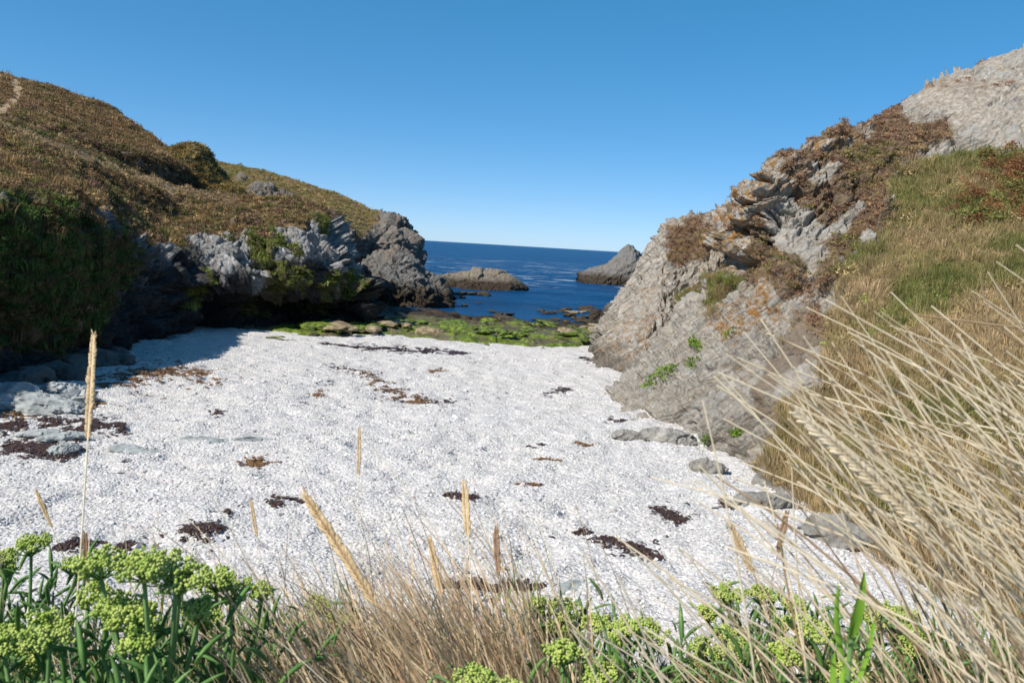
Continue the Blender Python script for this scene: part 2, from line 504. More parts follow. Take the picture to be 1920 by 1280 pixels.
# ------------------------------------------------------------------ sea
def build_sea():
    ys = np.concatenate([np.linspace(55, 260, 340), np.geomspace(261, 30000, 60)])
    us = np.linspace(-1, 1, 180)
    Y, Ug = np.meshgrid(ys, us, indexing='ij')
    X = Ug * (60 + Y * .95)
    p = np.stack([X * .22, Y * .5, 0 * X], -1).reshape(-1, 3)
    fade = np.clip(1.2 - Y / 420, 0, 1).ravel() * np.clip((Y.ravel() - 80) / 60, 0.05, 1)
    z = SEA + fade * (.16 * fbm(p * .6, 3, 3) + .05 * fbm(p * 2.1, 2, 9))
    V = np.stack([X.ravel(), Y.ravel(), z], 1)
    me = mesh_from("sea", V, grid_faces(len(ys), len(us))[:, ::-1])
    mt, nt, b = new_mat("sea_water"); t = NT(nt)
    p0 = t.pos(); pw = t.pos((.5, 1.3, 1), (0, 0, .12))
    big = t.noise(t.pos((.012, .05, 1)), 1.0, 5, .6)
    c = t.ramp(big, [(.3, (.003, .030, .090)), (.55, (.005, .050, .14)), (.75, (.010, .075, .19))])
    # breaking crests
    fo = t.noise(t.pos((.05, .30, 1), (0, 0, .05)), 1.0, 7, .62, .6)
    sp = nt.nodes.new('ShaderNodeSeparateXYZ'); nt.links.new(p0, sp.inputs[0])
    y = sp.outputs[1]
    zone = t.ramp(t.math('DIVIDE', y, 1000.), [(.15, 0.), (.2, .9), (.36, 1.), (.5, .0)])
    foam = t.math('MULTIPLY', t.ramp(fo, [(.60, 0.), (.66, 1.)]), zone)
    c = t.mix(foam, c, (.75, .8, .82))
    nt.links.new(c, b.inputs['Base Color'])
    rgh = t.ramp(foam, [(0, .3), (1, .8)]); nt.links.new(rgh, b.inputs['Roughness'])
    b.inputs['Specular IOR Level'].default_value = .015
    h = t.math('ADD', t.noise(pw, .55, 6, .62, .3), t.math('MULTIPLY', t.noise(pw, 2.6, 5, .65), .35))
    nt.links.new(t.bump(h, 1.0, .9), b.inputs['Normal'])
    tag(link("sea", me, mt), "deep blue open sea reaching the horizon", "sea", kind="structure")
build_sea()

# ------------------------------------------------------------------ beach
def beach_relief(P):
    x, y = P[:, 0], P[:, 1]
    q = np.stack([x, y * .8, 0 * x], 1)
    r = .07 * fbm(q * 1.25, 3, 21) + .11 * fbm(q * .22, 3, 33)
    hol = np.clip(vnoise(q * 2.1 + 5, 44) - .15, 0, 1)
    return r - .14 * hol * np.clip((62 - y) / 10, 0, 1)

def build_beach():
    ys = np.concatenate([np.linspace(-6, 8, 20), np.geomspace(8.05, 70, 760), np.linspace(71, 130, 25)])
    us = np.linspace(-1, 1, 400)
    Y, Ug = np.meshgrid(ys, us, indexing='ij')
    X = Ug * (17 + np.clip(Y, 0, 200) * .55) + np.clip(Y, 0, 60) * -.10
    z = beach_z(X, Y)
    V = np.stack([X.ravel(), Y.ravel(), z.ravel()], 1)
    V[:, 2] += beach_relief(V)
    me = mesh_from("beach", V, grid_faces(len(ys), len(us))[:, ::-1])
    mt, nt, b = new_mat("white_shingle"); t = NT(nt)
    p = t.pos()
    v = t.vor(p, 13, 'F1', 'Color'); bw = nt.nodes.new('ShaderNodeRGBToBW'); nt.links.new(v, bw.inputs[0])
    c = t.ramp(bw.outputs[0], [(.0, (.28, .27, .26)), (.2, (.40, .388, .373)), (.5, (.465, .45, .43)), (1., (.56, .542, .52))])
    c = t.mix(t.ramp(t.noise(p, .35, 5), [(.35, 0.), (.7, .3)]), c, (.47, .46, .48))
    nt.links.new(c, b.inputs['Base Color'])
    d = t.vor(p, 13, 'F1'); h = t.math('ADD', t.math('MULTIPLY', d, -1.), t.math('MULTIPLY', t.noise(p, 2.0, 5, .6), 3.4))
    nt.links.new(t.bump(h, .8, .045), b.inputs['Normal'])
    tag(link("beach", me, mt), "white quartz shingle beach filling the cove", "beach", kind="structure")
build_beach()

def pebble_protos(k=6):
    V, Fc = tri_ico(1); out = []
    r = np.random.default_rng(3)
    for i in range(k):
        v = V * (1 + .28 * (r.random((len(V), 1)) - .5)) + .14 * (r.random(V.shape) - .5)
        out.append((v * np.array([1, .78, .5]), Fc))
    return out

def build_pebbles():
    Ps = []; S = []
    for (y0, y1, dens, s0) in ((8, 16, 190, .030), (16, 25, 120, .033), (25, 40, 52, .040), (40, 62, 13, .05)):
        w = 17 + y1 * .55
        n = int(dens * (y1 - y0) * 2 * w * .62)
        y = rng.uniform(y0, y1, n); x = rng.uniform(-w, w, n) * .7 - 1
        Ps.append(np.stack([x, y, beach_z(x, y)], 1)); S.append(s0 * np.exp(rng.normal(0, .42, n)))
    P = np.concatenate(Ps); s = np.concatenate(S)
    P[:, 2] += beach_relief(P)
    px, py, d = proj(P)
    keep = (px > -120) & (px < 1960) & (py < 1330)
    P, s = P[keep], s[keep]; n = len(P)
    P[:, 2] -= .12 * s
    g = rng.random(n)
    base = np.where(g[:, None] < .80, rng.uniform(.42, .57, (n, 1)), np.where(g[:, None] < .98, rng.uniform(.30, .40, (n, 1)), rng.uniform(.15, .28, (n, 1))))
    tint = base * np.array([1.0, .97, .94]) + rng.normal(0, .012, (n, 3))
    rot = np.stack([rng.normal(0, .35, n), rng.normal(0, .35, n), rng.uniform(0, 6.28, n)], 1)
    scl = s[:, None] * np.array([1, 1, 1]) * rng.uniform(.8, 1.2, (n, 3))
    scatter("shingle_pebbles", P, rot, scl, tint, pebble_protos(), MAT_PEBBLE, "loose white and grey pebbles strewn over the beach", "pebbles")
build_pebbles()

# ------------------------------------------------------------------ cliffs and hills
def finish(name, P, D, N, masks, mat, label, cat):
    nu, nv = P.shape[:2]
    Q = P + D.reshape(nu, nv, 1) * N
    me = mesh_from(name, Q.reshape(-1, 3), grid_faces(nu, nv))
    for k in ('veg', 'green', 'scree', 'lichen', 'path', 'tidal', 'black'):
        attr(me, k, masks.get(k, np.zeros(nu * nv)))
    tag(link(name, me, mat), label, cat, kind="structure")
    return Q

def area_points(Q, weight, dens):
    """random points on the quads of a loft grid: weight per vertex, dens points per square metre"""
    nu, nv = Q.shape[:2]
    a = np.linalg.norm(np.cross(Q[1:, :-1] - Q[:-1, :-1], Q[:-1, 1:] - Q[:-1, :-1]), axis=2)
    w = weight.reshape(nu, nv); w = .25 * (w[1:, :-1] + w[:-1, :-1] + w[1:, 1:] + w[:-1, 1:])
    lam = np.clip(a, 0, .5) * w * dens
    cnt = rng.poisson(lam)
    i, j = np.nonzero(cnt); rep = cnt[i, j]
    i = np.repeat(i, rep); j = np.repeat(j, rep)
    u = rng.random(len(i))[:, None]; v = rng.random(len(i))[:, None]
    P = (1 - u) * (1 - v) * Q[i, j] + u * (1 - v) * Q[i + 1, j] + u * v * Q[i + 1, j + 1] + (1 - u) * v * Q[i, j + 1]
    return P, i * nv + j

# small foliage shapes
def grass_proto(n, h, w, spread, seed, lean=0.25, segs=2, dirn=None):
    r = np.random.default_rng(seed); V = []; Fc = []
    for k in range(n):
        th = r.uniform(0, 6.28); rad = spread * math.sqrt(r.random())
        b = np.array([rad * math.cos(th), rad * math.sin(th), -.04 * h])
        hh = h * r.uniform(.55, 1.15)
        ld = np.array([math.cos(th), math.sin(th), 0]) * r.uniform(.2, 1) * lean * hh
        if dirn is not None: ld = ld + np.array(dirn) * hh * r.uniform(.5, 1.2)
        ph = r.uniform(0, 3.14); side = np.array([math.cos(ph), math.sin(ph), 0]) * w * .5
        n0 = len(V)
        for s in range(segs):
            f = s / segs; c = b + np.array([0, 0, hh * f]) + ld * f ** 1.7; ww = side * (1 - .55 * f)
            V += [c - ww, c + ww]
        V.append(b + np.array([0, 0, hh * (1 - .12 * lean)]) + ld)
        for s in range(segs - 1):
            a = n0 + 2 * s; Fc.append((a, a + 1, a + 3, a + 2))
        a = n0 + 2 * (segs - 1); Fc.append((a, a + 1, a + 2))
    return np.array(V), Fc

def cushion_proto(n, rad, leaf, seed, flat=.7):
    r = np.random.default_rng(seed); V = []; Fc = []
    for k in range(n):
        d = r.normal(size=3); d /= np.linalg.norm(d); d[2] = abs(d[2])
        c = d * rad * r.uniform(.55, 1.05) * np.array([1, 1, flat])
        a = r.normal(size=3); a /= np.linalg.norm(a); bb = np.cross(a, r.normal(size=3)); bb /= np.linalg.norm(bb)
        a = a * leaf * r.uniform(.6, 1.3); bb = bb * leaf * .45
        n0 = len(V); V += [c - a * .5, c + bb * .5, c + a * .5 + np.array([0, 0, leaf * .2]), c - bb * .5]; Fc.append((n0, n0 + 1, n0 + 2, n0 + 3))
    return np.array(V), Fc

HILL_PROTOS = [grass_proto(26, .42, .035, .24, 1, .5), cushion_proto(46, .36, .16, 2), grass_proto(22, .34, .04, .28, 3, .7), cushion_proto(40, .30, .18, 4, .6), cushion_proto(50, .42, .15, 5, .55)]

PAL_HILL = np.array([[.20, .135, .070], [.26, .185, .095], [.15, .095, .055], [.115, .10, .038], [.33, .24, .13], [.17, .10, .075], [.10, .105, .035], [.22, .16, .08]])
def hill_tint(P, n, pal, shift=0.0, seed=0, scale=.22):
    f = fbm(P * scale, 3, 80 + seed) * 1.25 + rng.normal(0, .35, n) + shift
    idx = np.clip(((f + 1) * .5 * len(pal)).astype(int), 0, len(pal) - 1)
    return pal[idx] * np.array([1.06, 1.02, .90]) * rng.uniform(.85, 1.75, (n, 1))

def put_tufts(name, P, tint, label, smin=.6, smax=1.3, protos=HILL_PROTOS, mat=None, cat='ground cover', lean=None):
    n = len(P)
    rot = np.stack([rng.normal(0, .18, n), rng.normal(0, .18, n), rng.uniform(0, 6.28, n) if lean is None else rng.normal(lean, .45, n)], 1)
    s = (rng.uniform(smin, smax, n) * np.where(rng.random(n) < .05, 1.7, 1.0))[:, None] * rng.uniform(.85, 1.15, (n, 3))
    return scatter(name, P, rot, s, tint, protos, mat or MAT_TUFT, label, cat)

ST_R = ((-.62, -.05, .78), (.70, -.30, .52), 1.0, .46)       # bedding of the right-hand rock
ST_L = ((.45, -.35, .80), (.75, .3, -.45), 1.0, .30)

# ---- far headland on the right
net = [
 [(1130,660,88),(1140,600,88),(1160,560,88),(1180,535,88),(1190,545,92)],
 [(1098,672,58),(1122,615,61),(1146,577,64),(1163,561,66),(1170,570,80)],
 [(1120,708,49),(1158,632,53),(1192,557,58),(1213,478,62),(1218,490,75)],
 [(1150,737,43),(1200,650,49),(1232,540,56),(1245,422,63),(1250,435,78)],
 [(1210,745,44),(1250,650,50),(1285,520,57),(1300,409,64),(1300,430,78)],
 [(1290,745,46),(1310,650,51),(1345,520,57),(1350,404,63),(1350,425,78)],
 [(1370,745,50),(1380,650,54),(1390,520,58),(1400,408,64),(1400,430,78)]]
P = loft(net, 300, 330); N = outward(P)
p = P.reshape(-1, 3); px, py, dd = proj(p)
nz = fbm(p * .5, 4, 11) * 22
veg = sstep(poly_sd(px, py, [(1255,420),(1345,405),(1345,450),(1300,490),(1262,505),(1240,470)]) + nz * .7, -4, 10)
grn = sstep(poly_sd(px, py, [(1300,520),(1360,495),(1385,520),(1350,575),(1300,600),(1270,590)]) + nz, -4, 10)
veg = np.maximum(veg, grn)
D = rock_disp(p, ST_R, .85 * (1 - .75 * veg), 5, 2.4) - .2
lich = .45 + .3 * fbm(p * .25, 2, 8)
Q_R2 = finish("headland_right", P, D, N, dict(veg=veg, green=grn, lichen=lich, tidal=np.full(len(p), .6)), MAT_ROCK,
       "grey rocky headland with heather cap at the beach's seaward corner", "cliff")
pts, idx = area_points(Q_R2, veg * (1 - grn), 14)
put_tufts("heather_cover", pts, hill_tint(pts, len(pts), np.array([[.19,.12,.08],[.24,.16,.10],[.16,.10,.075],[.21,.15,.08]]), 0, 1), "short brown heather on the far rocky headland", .4, .8)
ptsg, idx = area_points(Q_R2, grn, 22)

# ---- near cliff and slope on the right
netR = [
 [(1190,720,54),(1235,650,55),(1292,580,55),(1342,520,56),(1345,470,56),(1378,422,57),(1390,430,62)],
 [(1134,737,40),(1200,657,42),(1268,587,44),(1322,512,45),(1314,458,45),(1362,402,46),(1380,420,58)],
 [(1200,782,33.2),(1258,702,35),(1320,620,37.5),(1372,545,39.5),(1378,460,41),(1402,340,43),(1420,370,56)],
 [(1286,818,29),(1306,735,30.3),(1366,640,33),(1416,545,36),(1432,440,38.5),(1450,293,41.5),(1462,322,55)],
 [(1370,862,25),(1388,785,26.5),(1430,680,29.5),(1480,565,33),(1512,432,37.5),(1545,254,43),(1552,282,56)],
 [(1450,917,21.5),(1470,832,23.5),(1510,720,27),(1560,582,31.5),(1600,420,37.5),(1650,217,45),(1656,240,57)],
 [(1540,988,18),(1560,882,20.5),(1600,760,24.5),(1650,602,30),(1690,420,37),(1714,180,46),(1718,205,58)],
 [(1660,1078,15),(1680,942,17.5),(1710,800,22),(1750,620,28),(1780,420,36),(1800,138,47),(1805,165,59)],
 [(1820,1185,12.5),(1840,1022,15),(1860,850,19.5),(1880,640,26),(1900,420,35),(1915,97,48),(1920,125,60)],
 [(2050,1330,10),(2060,1100,12.5),(2070,900,17),(2080,660,24),(2090,420,34),(2100,40,50),(2100,70,62)],
 [(2500,1600,8),(2500,1300,10),(2500,1000,14),(2500,700,22),(2500,400,33),(2500,-80,52),(2500,-40,66)]]
P = loft(netR, 560, 640); N = outward(P)
p = P.reshape(-1, 3); px, py, dd = proj(p)
nz = fbm(p * .55, 4, 12) * 26
grass = sstep(poly_sd(px, py, [(2600,250),(1925,300),(1800,258),(1700,300),(1655,420),(1560,530),(1560,640),(1545,720),(1480,780),(1430,830),(1420,870),(1450,890),(1500,930),(1600,1010),(1800,1150),(2600,1700)]) + nz, -5, 12)
heath = sstep(poly_sd(px, py, [(1585,243),(1700,215),(1790,205),(1805,262),(1700,305),(1655,420),(1560,530),(1530,600),(1500,560),(1540,470),(1590,400),(1585,330),(1600,290)]) + nz * 1.3, -6, 12)
scree0 = sstep(poly_sd(px, py, [(1700,190),(1800,120),(2600,-200),(2600,270),(1925,300),(1800,256),(1760,205)]) + nz * .7, -4, 8)
scree = scree0 * sstep(fbm(p * .5, 4, 19) + .45, 0, .3)
bare = sstep(poly_sd(px, py, [(1480,560),(1560,510),(1545,640),(1480,700),(1420,770),(1400,740),(1440,650)]) + nz, -4, 10)
gully = sstep(poly_sd(px, py, [(1330,520),(1375,505),(1385,530),(1350,575),(1310,590)]) + nz * .5, -4, 8)
heath = np.clip(heath - grass - scree0, 0, 1)
small = sstep(fbm(p * .35, 4, 91), .28, .42) * (1 - grass) * (1 - .8 * scree0) * sstep(p[:, 2], 5, 8) * .9
veg = np.clip(np.maximum.reduce([grass, heath, gully, small, .65 * bare]), 0, 1)
rockm = 1 - np.maximum.reduce([.88 * grass, .78 * heath, .86 * scree, .74 * scree0, .6 * gully, .45 * bare])
D = (rock_disp(p, ST_R, 1.0, 15, 2.5) - .25) * rockm * np.clip(dd / 30, .55, 1.15)
D += grass * .25 * fbm(p * .4, 3, 14) + heath * .12 * fbm(p * .9, 3, 16)
# ledges with hollows under them: (px, py, half width, height below the lip, depth in metres)
for (hx, hy, hw, hh, dp) in ((1352,462,46,52,2.6),(1362,500,14,30,1.6),(1430,333,26,16,1.3),(1515,306,20,12,1.2),(1398,378,20,14,1.1),(1448,390,22,14,1.0),(1390,415,30,14,1.0),(1420,440,26,12,.8),(1322,505,14,16,1.0),(1425,740,24,14,.7),(1420,603,22,12,.7),(1440,655,26,14,.6)):
    wob = fbm(p * .9, 2, int(hx)) * 7
    t = (py + wob - hy - .12 * (px - hx)) / hh; a = np.clip(1 - ((px - hx) / hw) ** 2, 0, 1)
    D -= 1.25 * dp * a ** .5 * np.where(t < 0, 0, np.where(t < .14, t / .14, np.clip(1 - (t - .14) / .86, 0, 1) ** .8))
    D += .16 * dp * a * np.exp(-((t + .22) / .2) ** 2)
ridge = sstep(line_d(px, py, [(1320,470),(1365,402),(1405,340),(1450,300),(1500,275),(1580,245)]), 75, 10)
lich = np.clip(ridge * 1.0 + sstep(line_d(px, py, [(1350,600),(1420,560),(1440,470)]), 40, 5) * .9 + .22, 0, 1)
Q_R1 = finish("cliff_right", P, D, N, dict(veg=veg, green=np.clip(.6 * grass + .7 * gully, 0, 1), scree=np.maximum(scree, .35 * bare), lichen=lich, tidal=np.full(len(p), .0)), MAT_ROCK,
       "tall sunlit schist cliff with lichen ledges and a grassy slope", "cliff")
# grass, heather and bracken on that slope
SLOPE_PROTOS = [grass_proto(34, .42, .014, .17, 11, .55, 3), grass_proto(28, .34, .018, .2, 12, .8, 2), grass_proto(40, .36, .012, .22, 13, .6, 3), cushion_proto(60, .24, .075, 14, .8)]
pts, idx = area_points(Q_R1, grass, 34)
qx, qy, _ = proj(pts); n = len(pts)
f = -.12 + 1.0 * fbm(pts * .33, 3, 61) + rng.normal(0, .42, n)
greenish = sstep(poly_sd(qx, qy, [(1690,330),(1800,265),(1990,300),(1990,560),(1780,520),(1640,480)]), -30, 30) * .9 - sstep(line_d(qx, qy, [(1920,470),(1800,460),(1700,480),(1600,560)]), 60, 10) * .9 \
     + sstep(line_d(qx, qy, [(1700,560),(1900,510)]), 50, 10) * .7 + sstep(line_d(qx, qy, [(1400,800),(1600,900),(1750,1000)]), 90, 10) * .6
f = f + greenish
tan = np.array([.50, .38, .22]); gold = np.array([.40, .32, .15]); gre = np.array([.30, .28, .11]); dgre = np.array([.18, .21, .06])
tint = np.where((f < -.15)[:, None], tan, np.where((f < .35)[:, None], gold, np.where((f < .95)[:, None], gre, dgre)))
tint = tint * np.array([.88, .86, .82]) * rng.uniform(.6, 1.3, (n, 1))
put_tufts("slope_grass", pts, tint, "dry and green grass covering the right-hand slope", .6, 1.3, SLOPE_PROTOS, cat='grass')
pts, idx = area_points(Q_R1, np.maximum(heath, .6 * small), 16)
put_tufts("slope_heather", pts, hill_tint(pts, len(pts), np.array([[.20,.125,.085],[.25,.165,.105],[.165,.10,.075],[.22,.16,.085],[.14,.13,.05]]), -.1, 2), "low brown heather patch on the upper right cliff", .35, .75, HILL_PROTOS[1:])
pts2, idx = area_points(Q_R1, gully, 24)
ptsg = np.concatenate([ptsg, pts2])
tg = np.where((rng.random(len(ptsg)) < .55)[:, None], np.array([.17, .20, .045]), np.array([.30, .21, .11])) * rng.uniform(.7, 1.2, (len(ptsg), 1))
put_tufts("gully_grass", ptsg, tg, "green and tan grass growing in the cliff gully", .6, 1.2, SLOPE_PROTOS, cat='grass')
w = sstep(poly_sd(px, py, [(1790,330),(1860,285),(2100,300),(2100,430),(1900,425),(1810,400)]) + nz, -10, 25)
pts, idx = area_points(Q_R1, w, 9)
tb = np.where((rng.random(len(pts)) < .6)[:, None], np.array([.25, .11, .05]), np.array([.17, .18, .05])) * rng.uniform(.6, 1.3, (len(pts), 1))
put_tufts("bracken_cover", pts, tb, "rusty brown bracken below the pale scree", .8, 1.6, [cushion_proto(150, .38, .085, 31, .9), cushion_proto(130, .32, .1, 32, 1.0)])

# ---- near hill on the left with its shaded cliff
netL = [
 [(-700,1050,16.5),(-700,860,17.2),(-690,620,18.2),(-690,420,20),(-690,330,30),(-690,180,48),(-690,210,60)],
 [(-260,805,23.5),(-260,690,24.2),(-255,520,25.3),(-250,375,27.3),(-250,300,40),(-250,190,56),(-250,220,68)],
 [(0,722,31.5),(0,620,32.2),(0,480,33.2),(0,368,35),(0,300,45),(0,222,62),(0,255,75)],
 [(150,695,37.5),(150,600,38.2),(146,480,39.2),(133,385,41.2),(145,332,52),(150,277,66),(150,305,80)],
 [(250,648,47),(250,585,47.6),(243,515,48.6),(225,442,50.6),(240,385,60),(245,322,70),(245,345,84)],
 [(370,622,59),(365,570,59.5),(356,512,57.5),(345,450,61.5),(345,405,68),(340,355,76),(340,378,90)],
 [(470,622,64),(470,575,65),(472,512,60.8),(470,437,65.5),(460,405,70),(440,373,80),(440,396,95)],
 [(560,622,67.5),(562,575,68.5),(565,508,63.4),(570,422,68.5),(568,403,72),(560,378,80),(560,400,95)],
 [(640,615,70.5),(637,572,71),(628,500,66.5),(603,412,71.5),(602,400,75),(600,387,80),(600,405,95)],
 [(690,612,70),(680,560,71),(657,480,73),(625,420,76),(620,412,79),(612,400,84),(612,420,95)],
 [(640,600,95),(635,560,95),(630,500,95),(615,430,95),(612,425,95),(606,415,95),(606,430,100)]]
P = loft(netL, 560, 520); N = outward(P)
p = P.reshape(-1, 3); px, py, dd = proj(p)
nz = fbm(p * .4, 4, 22) * 20
brink = np.interp(px, [-700, 0, 60, 130, 200, 260, 320, 380, 440, 500, 560, 590, 612, 640], [400, 372, 372, 385, 425, 462, 470, 440, 440, 452, 450, 405, 402, 400])
veg = sstep(brink + nz - py, -5, 6)
dk = sstep(poly_sd(px, py, [(-800,380),(0,372),(130,388),(225,446),(300,488),(270,540),(215,575),(140,640),(-800,1000)]) + nz * 2.6, -10, 24)  # scrub outlined along the shadow edge; its dark tone also paints the bank's shade
grn = sstep(poly_sd(px, py, [(-800,360),(0,362),(90,372),(160,400),(200,440),(200,560),(120,600),(-800,900)]) + nz, -10, 15)
patch = sstep(fbm(p * .45, 4, 27) - .22 * (px > 230), .25, .45) * sstep(py, 640, 480) * .9
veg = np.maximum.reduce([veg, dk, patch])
path = sstep(line_d(px, py + fbm(p * .2, 2, 77) * 4, [(-200,150),(0,229),(140,281),(330,357)]), 12, 4) * .9
black = sstep(py - brink - np.interp(px, [200, 300, 380, 470, 600, 660], [-10, 0, 38, 58, 78, 100]) + 3.0 * nz, -10, 16)  # shade of the left face painted into the rock colour below the brink
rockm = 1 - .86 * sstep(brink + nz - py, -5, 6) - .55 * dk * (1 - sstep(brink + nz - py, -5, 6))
D = rock_disp(p, ST_L, 1.5, 25, 3.2) * rockm * np.clip(dd / 40, .6, 1.2) + .3 * veg * fbm(p * .35, 3, 24)
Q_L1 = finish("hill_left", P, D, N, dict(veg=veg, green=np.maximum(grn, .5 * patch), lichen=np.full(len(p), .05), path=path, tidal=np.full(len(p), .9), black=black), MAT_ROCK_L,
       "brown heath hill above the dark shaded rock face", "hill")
upper = sstep(brink + nz - py, -5, 6) * (1 - .75 * path)
pts, idx = area_points(Q_L1, upper, 9)
t0 = hill_tint(pts, len(pts), PAL_HILL, .05, 3)
qx, qy, _ = proj(pts)
nearp = sstep(line_d(qx, qy, [(-200,160),(0,236),(140,292),(330,352),(430,378)]), 16, 4)[:, None]
t0 = t0 * (1 - nearp * .7) + nearp * .7 * np.array([.38, .28, .16])
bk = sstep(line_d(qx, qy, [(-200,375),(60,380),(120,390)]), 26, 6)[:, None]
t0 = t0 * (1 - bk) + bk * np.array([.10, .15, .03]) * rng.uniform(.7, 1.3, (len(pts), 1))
sh = rng.random(len(pts)) < .06
t0[sh] = np.array([.085, .075, .03]) * rng.uniform(.7, 1.3, (sh.sum(), 1))
put_tufts("heath_grass", pts, t0, "tan and brown heath grass on the near left hill", .55, 1.25)
for Qs, ws, nm, lb in ((Q_L1, upper, "heath_shrubs", "low dark heather shrubs dotted over the near left hill"),):
    ps_, idx = area_points(Qs, ws * sstep(fbm(p * .28, 3, 29), -.1, .35), .55)
    tS = np.where((rng.random(len(ps_)) < .6)[:, None], np.array([.085, .08, .03]), np.array([.13, .085, .06])) * rng.uniform(.6, 1.3, (len(ps_), 1))
    put_tufts(nm, ps_, tS, lb, 1.0, 1.9, [cushion_proto(110, .36, .11, 61, .6), cushion_proto(120, .4, .10, 62, .5)])
pts, idx = area_points(Q_L1, np.maximum(dk * (1 - upper), .7 * patch * (1 - upper)), 12)
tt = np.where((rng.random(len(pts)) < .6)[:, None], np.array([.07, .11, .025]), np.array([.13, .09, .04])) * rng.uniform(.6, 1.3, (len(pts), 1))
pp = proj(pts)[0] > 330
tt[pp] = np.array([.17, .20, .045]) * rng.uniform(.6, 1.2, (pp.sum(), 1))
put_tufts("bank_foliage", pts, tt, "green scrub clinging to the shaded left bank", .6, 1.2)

# ---- hill behind it
net = [
 [(-300,280,72),(-300,200,75),(-300,130,95),(-300,60,115),(-300,90,135)],
 [(0,285,73),(0,212,76),(0,178,95),(0,140,115),(0,170,135)],
 [(150,340,76),(145,262,78),(140,220,96),(135,179,114),(135,210,135)],
 [(232,370,80),(220,281,82),(215,250,97),(212,207,112),(212,240,130)],
 [(322,390,86),(310,300,88),(305,286,98),(300,274,108),(300,300,125)],
 [(362,395,92),(355,326,93),(350,325,99),(345,303,105),(345,330,120)],
 [(400,405,100),(395,365,101),(390,350,103),(385,340,106),(385,360,118)]]
P = loft(net, 300, 200, 0); N = outward(P)
p = P.reshape(-1, 3); px, py, dd = proj(p)
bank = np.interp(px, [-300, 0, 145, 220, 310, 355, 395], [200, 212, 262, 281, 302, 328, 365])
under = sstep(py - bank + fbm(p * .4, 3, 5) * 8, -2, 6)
path = sstep(line_d(px, py, [(-30,225),(5,206),(28,190),(37,172),(28,157)]), 13, 6)
D = .35 * fbm(p * .3, 4, 31) * (1 - under) + rock_disp(p, ST_L, .6, 35, 2.5) * (.25 + .7 * under)
Q_L2 = finish("hill_back", P, D, N, dict(veg=np.clip(1 - .1 * under, 0, 1), path=path), MAT_ROCK_L, "higher heath hill with a winding footpath behind the near hill", "hill")
pts, idx = area_points(Q_L2, (1 - path), 6)
tb2 = hill_tint(pts, len(pts), PAL_HILL * np.array([.92, .9, .95]), -.05, 4, .15)
tb2 *= (1 - .55 * under[idx])[:, None]  # shadow on the lower bank painted into the tuft tint
put_tufts("back_hill_heath", pts, tb2, "brown heather and grass on the higher hill", .7, 1.5)

# ---- knoll
def mound(name, prof, base, d, hw, mat, label, cat, kind, amp, st, s, nu=200, nv=120, big=2.5, masks=None, power=.75, sink=1.0):
    prof = np.array(prof, float)
    x = np.linspace(prof[0, 0], prof[-1, 0], nu)
    top = np.interp(x, prof[:, 0], prof[:, 1]); bs = np.interp(x, [b[0] for b in base], [b[1] for b in base])
    th = np.linspace(0, math.pi, nv)
    end = np.clip(np.minimum(x - x[0], x[-1] - x) / (.16 * (x[-1] - x[0])), 0, 1) ** .5
    P = np.zeros((nu, nv, 3))
    for j, a in enumerate(th):
        k = math.sin(a) ** power
        dj = d - math.cos(a) * hw * (.25 + .75 * end)
        T = at(x, top, np.full(nu, d)); B = at(x, bs, np.full(nu, d))
        Pj = B + (T - B) * k
        Pj[:, 1] += dj - d
        Pj[:, 0] *= (1 + 0 * dj)
        Pj[:, 2] -= sink * (1 - k)
        P[:, j] = Pj
    N = outward(P)
    c = P.mean((0, 1)); N = np.where(((P - c) * N).sum(2, keepdims=True) < 0, -N, N)
    p = P.reshape(-1, 3)
    D = rock_disp(p, st, amp, s, big)
    nu, nv = P.shape[:2]
    Q = P + D.reshape(nu, nv, 1) * N
    me = mesh_from(name, Q.reshape(-1, 3), grid_faces(nu, nv))
    mk = masks(p) if masks else {}
    for k in ('veg', 'green', 'scree', 'lichen', 'path', 'tidal', 'black'):
        attr(me, k, mk.get(k, np.zeros(nu * nv)))
    tag(link(name, me, mat), label, cat, kind=kind)
    return Q

Q = mound("knoll", [(300,310),(316,284),(345,276),(372,272),(388,285),(396,303),(408,322),(420,340),(448,352),(462,385)], [(300,395),(462,400)], 99, 6, MAT_ROCK_L,
      "rounded grassy knoll with a dark rocky side between the hills", "knoll", "structure", .6, ST_L, 45, 140, 110, 2.2, lambda p: dict(veg=.85 * np.ones(len(p)), green=.4 * np.ones(len(p))))
pts, idx = area_points(Q, sstep(Q[..., 2].ravel(), 10, 13), 7)
put_tufts("knoll_heath", pts, hill_tint(pts, len(pts), PAL_HILL * np.array([.9, .95, .7]), .1, 5), "brown and green heath on the rounded knoll", .7, 1.4)

# ---- seaward headland on the left
net = [
 [(300,430,114),(300,400,115),(300,375,116),(300,330,127),(300,285,142),(300,310,162)],
 [(390,430,112),(390,400,113),(390,375,114),(392,340,125),(398,304,140),(398,330,160)],
 [(480,430,110),(480,395,111),(485,352,113),(485,335,125),(480,320,138),(480,345,158)],
 [(560,470,106),(565,420,107),(570,387,110),(572,365,122),(570,345,134),(570,370,150)],
 [(640,590,98),(640,500,99.5),(645,425,102),(645,395,115),(643,369,128),(643,395,142)],
 [(700,595,103),(702,520,105),(700,450,107),(698,420,114),(698,394,122),(698,420,135)],
 [(750,590,108),(752,520,109),(752,460,110),(748,425,114),(745,407,118),(745,430,130)],
 [(790,575,114),(788,530,114),(792,478,114),(790,452,115),(782,435,117),(775,450,128)],
 [(775,575,128),(775,530,128),(770,470,128),(770,460,128),(765,455,129),(765,460,133)]]
P = loft(net, 330, 300); N = outward(P)
p = P.reshape(-1, 3); px, py, dd = proj(p)
nz = fbm(p * .25, 4, 42) * 14
